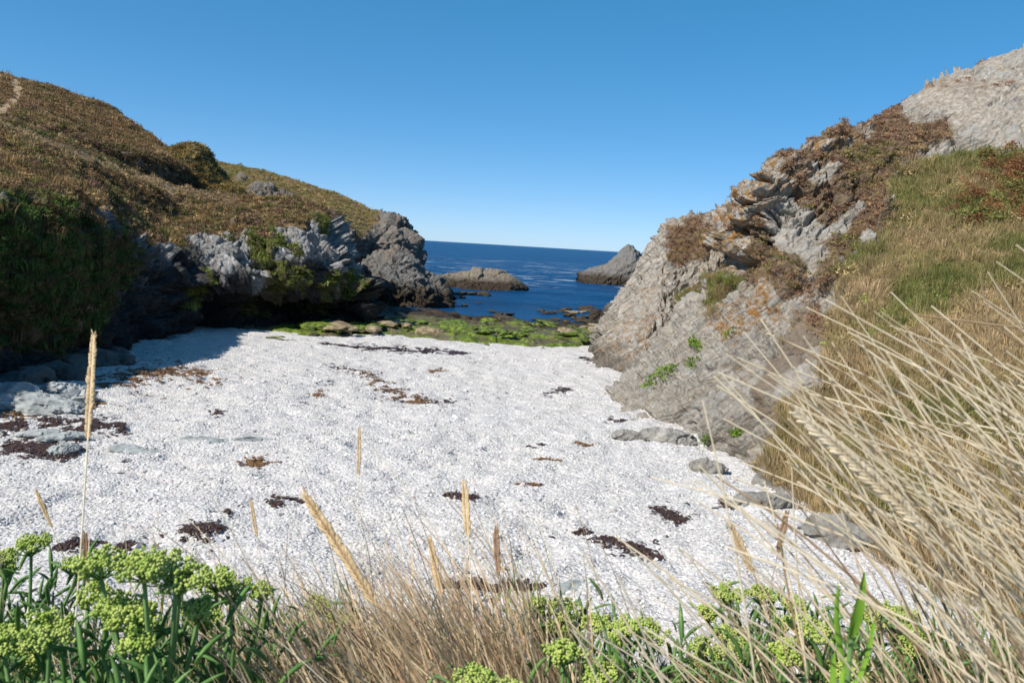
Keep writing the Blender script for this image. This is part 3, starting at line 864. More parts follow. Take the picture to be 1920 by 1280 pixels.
br = np.interp(px, [300, 440, 450, 500, 545, 560, 640, 690, 715, 740, 800], [380, 380, 345, 350, 365, 395, 425, 440, 395, 380, 380])
veg = sstep(br + nz - py, -4, 5)
grn = .75 * veg * sstep(fbm(p * .12, 3, 47) + .3, 0, .5)
D = np.clip(rock_disp(p, ST_L, 1.35, 55, 3.6), -2, 1.1) * (1 - .88 * veg) + .35 * veg * fbm(p * .2, 3, 44)
Q_L4 = finish("headland_left", P, D, N, dict(veg=veg, green=grn, lichen=np.full(len(p), .2), tidal=np.ones(len(p))), MAT_STACK,
       "far left headland with dry grass top and grey rock nose", "headland")
pts, idx = area_points(Q_L4, veg, 3.2)
put_tufts("headland_grass", pts, hill_tint(pts, len(pts), np.array([[.24,.19,.085],[.29,.22,.11],[.18,.16,.06],[.15,.15,.05],[.32,.24,.12],[.22,.165,.09]]), 0, 6, .1), "dry golden grass on the far left headland", .6, 1.2, cat='grass')
mound("outcrop", [(655,545),(672,510),(688,488),(706,478),(728,470),(743,459),(757,467),(775,480),(790,500),(800,517),(818,530),(838,548),(842,560)], [(655,590),(842,572)], 103, 5, MAT_STACK,
      "bulging grey outcrop with lichen crown at the foot of the left headland", "outcrop", "structure", 1.0, ST_L, 65, 200, 150, 3.0, lambda p: dict(lichen=.9 * sstep(p[:, 2], 5.5, 8.5), tidal=np.ones(len(p))), .55)
# ---- rocks standing in the sea
ONE = lambda p: dict(tidal=np.ones(len(p)))
mound("skerry", [(790,536),(815,524),(840,515),(865,511),(884,508),(888,502),(902,502),(908,508),(935,509),(955,514),(968,522),(980,531),(990,539)], [(790,545),(990,545)], 150, 5, 
      cliff_material("barnacle_rock", grey=(.17, .135, .085), dark=(.06, .048, .03), pale=(.25, .205, .135), tide=2.3, scale=.7), "low brown skerry lying in the sea beyond the outcrop", "rock", None, .6, ST_L, 75, 200, 100, 2.6, ONE, .6)
mound("sea_stack", [(1082,511),(1100,505),(1125,501),(1140,494),(1150,484),(1160,476),(1168,466),(1177,459),(1184,461),(1192,470),(1202,481),(1210,492),(1216,508),(1220,528)], [(1082,522),(1220,536)], 205, 9, MAT_STACK,
      "pointed grey rock stack rising from the sea by the right headland", "rock", None, .5, ST_R, 85, 220, 120, 3.0, ONE, 1.0)
mound("sea_rock", [(1176,524),(1186,514),(1200,511),(1212,512),(1230,520),(1245,532)], [(1176,540),(1245,543)], 188, 5, MAT_STACK,
      "low dark rock at the foot of the pointed sea stack", "rock", None, .6, ST_R, 95, 90, 60, 2.5, ONE)
mound("sea_rock", [(1102,592),(1108,583),(1118,578),(1128,583),(1137,592)], [(1102,598),(1137,598)], 96, 1.2, MAT_STACK,
      "small black rock poking from shallow water near the right headland", "rock", None, .35, ST_R, 96, 60, 50, 1.2, ONE)
mound("sea_rock", [(1128,585),(1134,572),(1146,566),(1158,566),(1172,575),(1180,590)], [(1128,594),(1180,600)], 84, 1.5, MAT_STACK,
      "brown rock jutting into the water from the right headland", "rock", None, .4, ST_R, 97, 60, 50, 1.2, ONE)

# ------------------------------------------------------------------ tidal flat with weed
def build_flat():
    ys = np.linspace(56, 100, 300); xs = np.linspace(-26, 20, 320)
    Y, X = np.meshgrid(ys, xs, indexing='ij')
    p = np.stack([X.ravel(), Y.ravel(), 0 * X.ravel()], 1)
    f1, _ = facets(p / 2.2, 201); f2, _ = facets(p / .8, 202)
    z = beach_z(p[:, 0], p[:, 1]) + .2 + .22 * f1 + .09 * f2 + .05 * fbm(p * 2, 3, 5) + .12 * fbm(p * .25, 2, 9)
    edge = 62 + .6 * fbm(p * .3, 3, 15) * 3 + np.clip((p[:, 0] + 8) * .12, -1, 2.5)
    z -= .55 * sstep(edge - p[:, 1], -1.2, .8)
    far = 87 + 6 * fbm(p * .12, 3, 17) - np.clip((p[:, 0] + 4) * .7, -9, 8)
    z += .45 * sstep(-p[:, 0], 4, 9) * sstep(p[:, 1], 70, 84)
    z -= .5 * sstep(p[:, 1], far, far + 8)
    z += .34 * sstep(p[:, 1], 65, 72)
    V = p.copy(); V[:, 2] = z
    me = mesh_from("tidal_flat", V, grid_faces(len(ys), len(xs))[:, ::-1])
    mt, nt, b = new_mat("weedy_rock_flat"); t = NT(nt)
    p0 = t.pos(); sp = nt.nodes.new('ShaderNodeSeparateXYZ'); nt.links.new(p0, sp.inputs[0])
    rock = t.ramp(t.noise(p0, 1.4, 7, .65), [(.3, (.04, .034, .022)), (.55, (.11, .09, .055)), (.75, (.22, .185, .12))])
    green = t.ramp(t.noise(p0, 3, 6, .6), [(.3, (.025, .035, .008)), (.5, (.10, .145, .014)), (.70, (.25, .33, .03))])
    kelp = t.ramp(t.noise(p0, 4, 6, .6), [(.35, (.012, .008, .005)), (.7, (.06, .038, .016))])
    yy = t.math('ADD', sp.outputs[1], t.math('MULTIPLY', t.math('SUBTRACT', t.noise(p0, .22, 5, .65), .5), 26.))
    gm = t.math('MULTIPLY', t.ramp(t.noise(p0, .45, 6, .65), [(.42, 0.), (.54, 1.)]), t.ramp(t.math('DIVIDE', yy, 100.), [(.70, 1.), (.78, 0.)]))
    c = t.mix(gm, rock, green)
    c = t.mix(t.ramp(t.math('DIVIDE', yy, 100.), [(.72, 0.), (.80, .95)]), c, kelp)
    nt.links.new(c, b.inputs['Base Color']); b.inputs['Roughness'].default_value = .55
    nt.links.new(t.bump(t.noise(p0, 6, 7, .7), 1.0, .12), b.inputs['Normal'])
    tag(link("tidal_flat", me, mt), "rocky tidal flat with green weed and brown kelp before the water", "tidal flat", kind="structure")
build_flat()

def rock_mesh(name, dims, seed, sub=5, st=ST_L, amp=.16, power=1.0):
    V, Fc = tri_ico(sub)
    f = np.sign(V) * np.abs(V) ** power
    p = f * np.array(dims)
    L = max(dims)
    d, _ = facets(strata(p, *st) / (L * .7) + seed * 3.7, seed); d2, _ = facets(p / (L * .28) + seed, seed + 5)
    d3 = fbm(p / L * 9 + seed, 3, seed)
    p = p + (V / np.linalg.norm(V, axis=1, keepdims=True)) * (amp * (.45 * min(dims) + .55 * sorted(dims)[1]) * (1.6 * d + .8 * d2 + .3 * d3))[:, None] * np.array([1, 1, .7])
    me = mesh_from(name, p, Fc, False)
    for k in ('veg', 'green', 'scree', 'lichen', 'path', 'tidal', 'black'): attr(me, k, np.zeros(len(p)))
    return me

def weed_mat(name, c0, c1, c2):
    mt, nt, b = new_mat(name); t = NT(nt); p = t.pos()
    c = t.ramp(t.noise(p, 2.6, 6, .65), [(.36, c0), (.5, c1), (.68, c2)])
    nt.links.new(c, b.inputs['Base Color']); b.inputs['Roughness'].default_value = .55
    nt.links.new(t.bump(t.noise(p, 7, 7, .7), 1.0, .08), b.inputs['Normal']); return mt
MAT_GREEN_ROCK = weed_mat("green_weed_rock", (.03, .03, .014), (.085, .12, .016), (.22, .30, .03))
MAT_KELP_ROCK = weed_mat("brown_weed_rock", (.015, .011, .006), (.05, .035, .016), (.10, .075, .035))
MAT_TAN_ROCK = weed_mat("tan_shore_rock", (.12, .09, .05), (.24, .19, .115), (.36, .30, .19))

variants = {}
for nm, mt in (('g', MAT_GREEN_ROCK), ('k', MAT_KELP_ROCK), ('t', MAT_TAN_ROCK)):
    variants[nm] = []
    for i in range(5):
        me = rock_mesh("boulder", (.6, .45, .28), 300 + i + ord(nm), 3); me.materials.append(mt); variants[nm].append(me)
LAB = {'g': ("low boulder coated in bright green weed on the tidal flat", "green weed boulders on the tidal flat"),
       'k': ("dark brown kelp-covered boulder at the water's edge of the tidal flat", "kelp boulders at the water's edge"),
       't': ("bare tan boulder lying among the green weed", "bare tan boulders on the tidal flat")}
def boulder(px, py, kind, s):
    P0 = on_beach(np.array([px]), np.array([py]))[0]
    o = bpy.data.objects.new("boulder", random.choice(variants[kind])); COL.objects.link(o)
    z = max(P0[2] + .3, SEA - .1)
    o.location = (P0[0], P0[1], z + .10 * s + .1); o.rotation_euler = (random.gauss(0, .12), random.gauss(0, .12), random.uniform(0, 6.28))
    k = s * np.array([random.uniform(.8, 1.5), random.uniform(.8, 1.2), random.uniform(.35, .8)]); o.scale = k.tolist()
    tag(o, LAB[kind][0], "boulder", LAB[kind][1])
for i in range(110):
    px = random.uniform(575, 1115); e = np.interp(px, [575, 800, 950, 1115], [628, 632, 640, 650])
    far = np.interp(px, [575, 750, 850, 1115], [612, 604, 608, 614])
    boulder(px, random.uniform(far, e), 'g', random.uniform(.6, 1.6))
for i in range(60):
    px = random.uniform(830, 1125); boulder(px, random.uniform(572 if px < 930 else 602, 604 if px < 930 else 614), 'k', random.uniform(.7, 1.8))
for i in range(26):
    px = random.choice([random.uniform(640, 800), random.uniform(1050, 1125), random.uniform(575, 690)]); boulder(px, random.uniform(604, 634), 't', random.uniform(.7, 1.9))

def rock_thing(name, px, py, dims, rz, seed, mat, label, cat="rock", lift=.3, tilt=(0, 0), amp=.16, sub=5, st=ST_L, power=1.0):
    P0 = on_beach(np.array([px]), np.array([py]))[0]
    me = rock_mesh(name, dims, seed, sub, st, amp, power); o = link(name, me, mat)
    o.location = (P0[0], P0[1], P0[2] + dims[2] * lift); o.rotation_euler = (tilt[0], tilt[1], rz)
    return tag(o, label, cat)
rock_thing("boulder", 806, 632, (1.25, .55, .5), -.12, 401, MAT_TAN_ROCK, "log-shaped brown boulder on the white shingle's seaward edge", "boulder", .55, (0, .06), .1, power=.7)
rock_thing("boulder", 940, 606, (1.1, .8, .45), .3, 402, MAT_GREEN_ROCK, "big dark rock with green weed on top in the tidal flat", "boulder", .5)
# slabs by the left cliff foot
for k, (px, py, dm, rz, lf, lb) in enumerate([
    (70, 765, (1.9, .9, .42), -.2, .35, "long pale rock slab at the shaded cliff foot behind the seaweed mat"),
    (125, 748, (1.1, .7, .42), .2, .5, "rounded pale slab at the end of the cliff-foot rock row"),
    (125, 775, (.7, .5, .3), .1, .35, "small pale rock below the rounded cliff-foot slab"),
    (15, 758, (1.0, .8, .45), .4, .3, "grey rock beside the long pale cliff-foot slab"),
    (72, 818, (.62, .26, .12), .25, .6, "flat grey slab lying in the dark seaweed mat"),
    (118, 824, (.66, .24, .14), .5, .6, "tilted bright slab lying in the dark seaweed mat"),
    (118, 848, (.42, .3, .16), .1, .4, "rounded stone at the edge of the dark seaweed mat"),
    (385, 832, (.75, .4, .10), .1, .3, "half-buried flat grey slab in the open shingle"),
    (455, 828, (.85, .45, .13), -.15, .3, "broad half-buried grey slab with ridged top in the shingle"),
    (255, 845, (.7, .3, .07), .0, .2, "thin grey slab just showing through the shingle")]):
    rock_thing("rock_slab", px, py, dm, rz, 420 + k, MAT_SLAB, lb, "rock", lf, (random.uniform(-.1, .1), random.uniform(-.12, .12)), .2)
for k, (px, py, dm, rz, lf, lb) in enumerate([
    (1180, 822, (.62, .4, .2), .2, .3, "flat grey stone on the shingle in front of the right cliff foot"),
    (1255, 828, (1.0, .5, .3), -.3, .35, "wide grey boulder tucked against the right cliff foot"),
    (1430, 945, (.75, .35, .2), .1, .35, "low grey rock at the foot of the grassy slope"),
    (1585, 1020, (.9, .6, .35), -.5, .3, "craggy rock half hidden by the straw at the slope foot"),
    (1085, 1112, (.34, .22, .13), .2, .4, "smooth dark grey stone just beyond the foreground grass"),
    (1330, 880, (.6, .4, .22), .4, .3, "small grey boulder below the dark angular rock face")]):
    rock_thing("boulder", px, py, dm, rz, 450 + k, MAT_ROCK if k < 4 or k == 5 else MAT_SLAB, lb, "boulder", lf, (random.uniform(-.1, .1), random.uniform(-.1, .1)), .16, st=ST_R)
# dark scattered rocks in the shaded left corner
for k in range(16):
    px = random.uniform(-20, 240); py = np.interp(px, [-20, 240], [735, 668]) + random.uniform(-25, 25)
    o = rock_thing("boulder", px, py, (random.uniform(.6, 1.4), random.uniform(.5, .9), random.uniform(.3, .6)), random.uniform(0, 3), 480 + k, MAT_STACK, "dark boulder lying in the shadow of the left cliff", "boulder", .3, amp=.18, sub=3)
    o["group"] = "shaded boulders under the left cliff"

# ------------------------------------------------------------------ seaweed on the beach
def weed(line, width, n, mat, label, size=.16, scat=1.0):
    line = np.array(line, float); seg = np.hypot(*np.diff(line, axis=0).T); c = np.concatenate([[0], np.cumsum(seg)]) / max(seg.sum(), 1e-6)
    r = np.random.default_rng(int(abs(line.sum())) + n)
    t = r.random(n); qx = np.interp(t, c, line[:, 0]); qy = np.interp(t, c, line[:, 1])
    env = (.45 + .55 * np.sin(np.pi * np.clip(t, .03, .97))) * (1 + .7 * np.sin(t * 23 + line[0, 0]) * .5)
    qx += r.standard_t(3, n) * width * .6 * env; qy += r.standard_t(3, n) * width * .27 * env * scat
    P = on_beach(qx, qy); P[:, 2] += beach_relief(P)
    ctr = P.mean(0)
    keep = fbm(P * 1.6, 3, 7) > -.15
    P = P[keep]; n = len(P); V = []; Fc = []
    for k in range(n):
        L = size * r.uniform(.5, 1.5); a = r.uniform(0, 6.28); w = L * r.uniform(.16, .4)
        d = np.array([math.cos(a), math.sin(a), 0]); s = np.array([-d[1], d[0], 0]) * w * .5
        h0 = .006 + r.uniform(0, .025); curl = r.uniform(.01, .04)
        n0 = len(V); c0 = P[k] - ctr
        V += [c0 - d * L * .5 - s + [0, 0, h0], c0 - d * L * .5 + s + [0, 0, h0 * .5], c0 - s * 1.2 + [0, 0, h0 + curl], c0 + s * 1.2 + [0, 0, h0 + curl * .7],
              c0 + d * L * .5 - s * .6 + [0, 0, h0 * .6], c0 + d * L * .5 + s * .6 + [0, 0, h0]]
        Fc += [(n0, n0 + 2, n0 + 3, n0 + 1), (n0 + 2, n0 + 4, n0 + 5, n0 + 3)]
    me = bpy.data.meshes.new("frond_mass"); me.from_pydata([list(map(float, v)) for v in V], [], Fc); me.update()
    root = empty("seaweed_patch", ctr.tolist(), label, "seaweed")
    tag(link("frond_mass", me, mat, root), kind="stuff")
weed([(180,722),(230,712),(290,698),(345,693),(392,702),(408,716)], 20, 1700, MAT_WEED_B, "brown crescent of seaweed curving out from the cliff shadow", .26)
weed([(0,800),(60,792),(120,795),(180,798),(232,802)], 22, 1700, MAT_WEED, "large dark seaweed mat around two pale slabs", .2)
weed([(10,828),(60,838),(110,846),(150,838)], 22, 1300, MAT_WEED, "dark seaweed below the slabs of the large mat", .2)
weed([(0,770),(30,768),(55,772)], 12, 350, MAT_WEED_B, "brown seaweed beside the pale cliff-foot slabs", .2)
weed([(160,745),(180,752),(175,765)], 12, 260, MAT_WEED_B, "brown seaweed strip between the slabs and the crescent", .22)
weed([(605,646),(680,652),(740,657),(800,660),(872,663)], 9, 1300, MAT_WEED, "thin dark seaweed line along the upper tide mark", .42, .7)
weed([(605,684),(650,692),(695,704),(725,728),(760,745),(820,752),(880,751)], 15, 700, MAT_WEED, "sparse trail of seaweed bits across the middle of the shingle", .2)
weed([(680,700),(720,722),(760,744),(800,754)], 15, 900, MAT_WEED_B, "denser brown knot within the seaweed trail", .2)
weed([(598,732),(596,742)], 9, 130, MAT_WEED_B, "small brown seaweed tuft above a thin strand", .16)
weed([(552,758),(592,758)], 5, 70, MAT_WEED, "thin dark seaweed strand below a small tuft", .16)
weed([(405,775),(411,780)], 8, 110, MAT_WEED, "little dark seaweed clump alone left of the trail", .15)
weed([(612,717),(625,718)], 8, 50, MAT_WEED, "few seaweed scraps beside the sparse trail", .15)
weed([(470,868),(490,870)], 10, 260, MAT_WEED_B, "flat orange-brown seaweed clump on open shingle", .15)
weed([(805,694),(836,694)], 7, 90, MAT_WEED_B, "small brown seaweed wisp above the trail", .22)
weed([(1022,736),(1045,729),(1068,726)], 8, 170, MAT_WEED, "sparse dark seaweed near the right cliff's first slab", .2)
weed([(508,930),(530,940),(558,944),(512,958)], 10, 420, MAT_WEED, "ragged dark seaweed clump on shingle left of centre", .13)
weed([(838,936),(862,942),(890,944)], 9, 360, MAT_WEED, "compact dark seaweed clump on shingle near the foreground grass", .12)
weed([(425,972),(429,974)], 5, 50, MAT_WEED, "tiny dark seaweed knot below the ragged clump", .09)
weed([(325,1012),(370,1003),(410,998)], 14, 620, MAT_WEED, "dark seaweed band behind the green samphire heads", .12)
weed([(110,1035),(150,1022),(190,1018)], 12, 300, MAT_WEED, "dark seaweed behind the leftmost grass stalk", .12)
weed([(225,1035),(260,1030)], 12, 220, MAT_WEED, "dark seaweed scraps between the two samphire backdrops", .12)
weed([(1215,952),(1245,965),(1282,978)], 16, 330, MAT_WEED, "loose dark seaweed patch left of the low slope-foot rock", .12)
weed([(1075,998),(1120,1008),(1170,1028),(1232,1048)], 15, 520, MAT_WEED, "long broken seaweed streak under the leaning straws", .12)
weed([(970,915),(1010,912)], 7, 90, MAT_WEED_B, "brown seaweed wisp in the middle foreground shingle", .13)
weed([(1080,832),(1110,838)], 7, 100, MAT_WEED_B, "brown seaweed scraps by the flat stone at the right cliff", .15)
weed([(1140,790),(1172,788)], 5, 80, MAT_WEED, "thin dark seaweed strand under the leaning cliff slab", .16)
weed([(985,838),(1020,838)], 4, 60, MAT_WEED, "thin dark seaweed dashes on open shingle right of centre", .15)
weed([(1000,862),(1050,862)], 4, 50, MAT_WEED_B, "faint brown seaweed dashes on open shingle right of centre", .15)
weed([(1340,940),(1370,950)], 8, 120, MAT_WEED, "dark seaweed scraps beside the low slope-foot rock", .12)
weed([(830,1092),(900,1098),(960,1100),(1010,1104)], 12, 700, MAT_WEED, "dark wrack line right behind the foreground straw", .12)
weed([(1090,672),(1112,676)], 4, 50, MAT_WEED, "thin dark seaweed scraps by the right headland's tip", .35)
weed([(300,698),(345,690)], 8, 200, MAT_WEED, "dark seaweed strip inside the brown crescent", .25)

# ------------------------------------------------------------------ plants rooted on the right cliff
def cliff_plant(px, py, w, h, label, n=260, leaf=.09, grp=None, mat=None):
    qx, qy, _ = proj(Q_R1.reshape(-1, 3)); q2 = Q_R1.reshape(-1, 3)
    a = math.radians(-35); ca, sa = math.cos(a), math.sin(a)
    ex = ((qx - px) * ca + (qy - py) * sa) / w; ey = (-(qx - px) * sa + (qy - py) * ca) / h
    cand = np.nonzero(ex ** 2 + ey ** 2 < 1)[0]
    if len(cand) < 5: return
    _, _, dd_ = proj(q2[cand]); cand = cand[dd_ < np.percentile(dd_, 60)]
    r = np.random.default_rng(int(px)); base = q2[cand].mean(0)
    root = empty("samphire_clump", base.tolist(), label, "plant", grp)
    V = []; Fc = []
    for k in range(n):
        c = q2[r.choice(cand)] - base + r.normal(0, .05, 3) + np.array([-.10, -.14, .06]) * r.random()
        d = r.normal(size=3); d[2] = abs(d[2]) + .4; d[1] -= .3; d /= np.linalg.norm(d); s = np.cross(d, r.normal(size=3)); s /= np.linalg.norm(s)
        L = leaf * r.uniform(.6, 1.4); n0 = len(V)
        V += [c, c + d * L * .5 + s * L * .24, c + d * L, c + d * L * .5 - s * L * .24]; Fc.append((n0, n0 + 1, n0 + 2, n0 + 3))
    me = bpy.data.meshes.new("foliage"); me.from_pydata([v.tolist() for v in V], [], Fc); me.update()
    tag(link("foliage", me, mat or MAT_SAMPH_CLIFF, root), kind="stuff")
    mb = MB()
    for k in range(5):
        c = q2[r.choice(cand)] - base; mb.add(*tube([c, c + [-.05, -.08, .06], c + [-.1, -.16, .14]], [.012, .01, .006], 4))
    link("stem", mb.mesh("stem"), MAT_STEM, root)
cliff_plant(1240, 705, 40, 11, "bright green plant strip hanging on the smooth leaning slab", 620, .13)
cliff_plant(1300, 682, 13, 9, "round green plant clump above the slab's plant strip", 240, .13)
cliff_plant(1303, 645, 8, 16, "upright green plant clump in the crack over the slab", 240, .14)
cliff_plant(1195, 632, 22, 7, "small green plant row on the low end of the cliff", 200, .2)
cliff_plant(1365, 625, 12, 8, "tiny green plant beside the orange lichen patch", 120, .12)
cliff_plant(1385, 805, 16, 9, "green plant at the bottom corner of the dark rock face", 260, .10)
cliff_plant(1325, 828, 14, 7, "green plant sprouting at the right cliff foot above the shingle", 220, .10)
for (px_, py_) in ((1625,560),(1665,585),(1700,565),(1640,620),(1720,600),(1600,610),(1760,560),(1560,640)):
    cliff_plant(px_, py_, 20, 13, "yellow-green flowering plant clump on the grassy slope", 240, .10, "yellow-green plants on the slope", MAT_UMBEL)

# ------------------------------------------------------------------ foreground bank
GZ = CAM[2]
def bank_z(x, y):
    x = np.asarray(x, float); y = np.asarray(y, float)
    z = GZ - .86 + .12 * sstep(x, .3, 1.6) - .05 * sstep(-x, .2, 1.2)
    edge = 1.3 + .12 * np.sin(x * 1.3 + 1) + .3 * sstep(x, .5, 2.5)
    drop = np.clip(y - edge, 0, None)
    z = z - np.where(drop < .8, .55 * drop ** 2, .352 + .88 * (drop - .8)) - .05 * np.clip(y, 0, 2)
    q = np.stack([x.ravel() * 2.2, y.ravel() * 2.2, 0 * x.ravel()], 1)
    z = z + .05 * fbm(q, 3, 70).reshape(x.shape)
    return np.maximum(z, beach_z(x, y) - .4)
xs = np.linspace(-9, 9, 220); ys = np.linspace(-3, 8.5, 170)
Y, X = np.meshgrid(ys, xs, indexing='ij')
V = np.stack([X.ravel(), Y.ravel(), bank_z(X, Y).ravel()], 1)
mtb = plain("bank_soil", (.05, .035, .02), (.13, .095, .055), 9, .95, bump=.03)
tag(link("grass_bank", mesh_from("grass_bank", V, grid_faces(len(ys), len(xs))[:, ::-1]), mtb), "earthy bank edge under the foreground grass", "bank", kind="structure")

def bank_pts(n, x0, x1, y0, y1):
    x = rng.uniform(x0, x1, n); y = rng.uniform(y0, y1, n)
    return np.stack([x, y, bank_z(x, y)], 1)
WIND = (-.5, .05, 0)
FG = [grass_proto(16, .40, .0045, .06, 101 + k, .35, 5, WIND) for k in range(4)]
FGG = [grass_proto(18, .24, .007, .06, 121 + k, .5, 4, (-.2, 0, 0)) for k in range(3)]
MAT_FG = tint_material("foreground_blade", .6, .3, .3, .2)
# straw-coloured tussocks: dense in the middle, long on the right
pts = np.concatenate([bank_pts(430, -.34, .14, .68, 1.35), bank_pts(170, .1, .6, .65, 1.3), bank_pts(200, .5, 1.5, .55, 1.3), bank_pts(120, -1.4, -.25, .8, 1.5)])
n = len(pts); g = rng.random((n, 1))
tint = np.where(g < .55, np.array([.66, .51, .31]), np.where(g < .8, np.array([.46, .30, .19]), np.array([.70, .58, .40]))) * rng.uniform(.75, 1.2, (n, 1))
sc_ = np.where(pts[:, 0] < -.2, .75, np.where(pts[:, 0] < .15, .9, np.where(pts[:, 0] < .55, .7, .95)))
o = scatter("straw_grass", pts, np.stack([rng.normal(0, .12, n), rng.normal(0, .12, n), rng.normal(0, .5, n)], 1), (sc_ * rng.uniform(.7, 1.2, n))[:, None] * np.ones((n, 3)), tint, FG, MAT_FG, "dense dry straw-coloured grass along the foreground bank", "grass")
pts = np.concatenate([bank_pts(950, -1.3, -.1, .6, 1.35), bank_pts(200, 0, 1.6, .7, 1.5)])
n = len(pts); g = rng.random((n, 1))
tint = np.where(g < .5, np.array([.06, .13, .03]), np.where(g < .8, np.array([.10, .19, .045]), np.array([.16, .22, .06]))) * rng.uniform(.7, 1.2, (n, 1))
scatter("green_undergrowth", pts, np.stack([rng.normal(0, .2, n), rng.normal(0, .2, n), rng.uniform(0, 6.28, n)], 1), rng.uniform(.7, 1.3, n)[:, None] * np.ones((n, 3)), tint, FGG, MAT_FG, "green leaves low among the foreground grass", "undergrowth")

# ---- single stalks
def curve(p0, p1, bend, n=12):
    t = np.linspace(0, 1, n)[:, None]; p0 = np.array(p0, float); p1 = np.array(p1, float)
    c = p0 * .5 + p1 * .5 + np.array(bend)
    return (1 - t) ** 2 * p0 + 2 * t * (1 - t) * c + t * t * p1

def straw(p0, p1, bend, r0, mat, label, group):
    P = curve(p0, p1, bend, 12) - np.array(p0)
    V, Fq = tube(P, np.linspace(r0, r0 * .38, 12), 5)
    o = link("straw_stem", mesh_from("straw_stem", V, Fq), mat); o.location = list(map(float, p0))
    return tag(o, label, "grass stem", group)

r = np.random.default_rng(55)
NS = 0
for k in range(210):
    tx = 1010 + 960 * r.random() ** .62
    env = np.interp(tx, [1000, 1200, 1330, 1400, 1550, 1750, 1980], [1010, 880, 690, 590, 560, 520, 420])
    ty = min(env + 430 * r.random() ** (.75 if k % 4 else 2.0), 1180)
    y1 = r.uniform(.6, 1.15)
    p1 = at(np.array([tx]), np.array([ty]), np.array([y1]))[0]
    y0 = y1 + r.uniform(-.12, .12)
    z = float(bank_z(np.array([p1[0] + .3]), np.array([y0]))[0]) - .02
    hgt = p1[2] - z
    x = p1[0] + hgt * np.clip(r.normal(.78, .24), .1, 1.5)
    z = float(bank_z(np.array([x]), np.array([y0]))[0]) - .02
    L = math.hypot(hgt, x - p1[0])
    c = np.array([L * .13, 0, L * .12]) * r.normal(.9, .6)
    straw((x, y0, z), p1, c, r.uniform(.0014, .0027) * y1 / .85, MAT_STRAW if r.random() < .8 else MAT_STRAW_D,
          "long pale dry straw in the wind-bent clump at right", "pale wind-bent straws")
for k in range(60):
    y = r.uniform(.8, 1.5); pxb = r.uniform(520, 1300); x = (pxb - 960) / FPX * y
    z = float(bank_z(np.array([x]), np.array([y]))[0]) - .02
    L = r.uniform(.38, .62); lean = r.uniform(.3, .85)
    p1 = np.array([x - L * lean * .8, y + r.uniform(-.1, .1), z + L * math.sqrt(1 - lean * lean * .6)])
    straw((x, y, z), p1, (L * .1 * lean, 0, L * .08), r.uniform(.0008, .0016), MAT_STRAW_D if r.random() < .5 else MAT_STRAW,
          "thin dry straw leaning over the shingle in the middle clump", "thin straws of the middle clump")

for k in range(42):
    y = r.uniform(.8, 1.4); pxb = r.uniform(-40, 560); x = (pxb - 960) / FPX * y
    z = float(bank_z(np.array([x]), np.array([y]))[0]) - .02
    L = r.uniform(.3, .52); lean = r.normal(.15, .4)
    p1 = np.array([x - L * lean * .8, y + r.uniform(-.1, .1), z + L * math.sqrt(max(.2, 1 - lean * lean * .6))])
    straw((x, y, z), p1, (L * .1 * lean, 0, L * .08), r.uniform(.0006, .0012), MAT_STRAW_D if r.random() < .5 else MAT_STRAW,
          "thin dry straw rising among the samphire plants at the bank's left", "thin straws among the samphire")

def seed_stalk(px0, py0, d0, px1, py1, d1, head, label, rad=.0016, hr=.006, mat=None, smat=None, bend=(0, 0), nsp=34):
    """grass stalk from its foot to its tip; head = share of its length that carries spikelets"""
    a = at(np.array([px0]), np.array([py0]), np.array([d0]))[0]; b = at(np.array([px1]), np.array([py1]), np.array([d1]))[0]
    gz = float(bank_z(np.array([a[0]]), np.array([a[1]]))[0])
    L0 = np.linalg.norm(a - b)
    if a[2] > gz:                                   # carry the foot down to the soil
        e = a - b; k = (gz - a[2]) / min(e[2], -.05); a = a + e * min(k, 1.5)
        a[2] = min(a[2], float(bank_z(np.array([a[0]]), np.array([a[1]]))[0]))
    head = head * L0 / np.linalg.norm(a - b)
    if nsp > 2: nsp = int(np.clip(head * np.linalg.norm(a - b) / (hr * .62), 14, 70))
    root = empty("seed_grass_stalk", a.tolist(), label, "grass stalk", "grass stalks with seed heads")
    P = curve(a, b, (bend[0], 0, bend[1]), 26) - a
    V, Fq = tube(P, np.linspace(rad, rad * .5, 26), 6); link("stem", mesh_from("stem", V, Fq), mat or MAT_STRAW, root)
    mb = MB(); rr = np.random.default_rng(int(px1))
    Lt = np.concatenate([[0], np.cumsum(np.linalg.norm(np.diff(P, axis=0), axis=1))]); Lt /= Lt[-1]
    sv, sf = tri_ico(1)
    for k in range(nsp):
        t = 1 - head * (1 - k / (nsp - 1)) ; c = np.array([np.interp(t, Lt, P[:, j]) for j in range(3)])
        t2 = min(t + .02, 1); dirv = np.array([np.interp(t2, Lt, P[:, j]) - np.interp(t2 - .03, Lt, P[:, j]) for j in range(3)]); dirv /= np.linalg.norm(dirv)
        side = np.cross(dirv, np.array([0, 1, 0]) if k % 2 else np.array([.3, 1, .2])); side /= np.linalg.norm(side); side *= (1 if k % 2 else -1)
        env = math.sin(math.pi * (.12 + .82 * (k / (nsp - 1)))) ** .6
        ax = dirv + side * .33 + rr.normal(0, .08, 3); ax /= np.linalg.norm(ax)
        u = np.cross(ax, [0, 1, 0.1]); u /= np.linalg.norm(u); w = np.cross(ax, u)
        ln = hr * 1.7 * rr.uniform(.85, 1.2) * (.6 + .4 * env); wd = hr * .42 * env + hr * .1
        v = sv[:, :1] * ax * ln + sv[:, 1:2] * u * wd + sv[:, 2:] * w * wd
        v = v * (1 - .0) + side * hr * .5 * env + c + ax * ln * .6
        mb.add(v, sf)
    link("seed_head", mb.mesh("seed_head", False), smat or MAT_SEED, root)
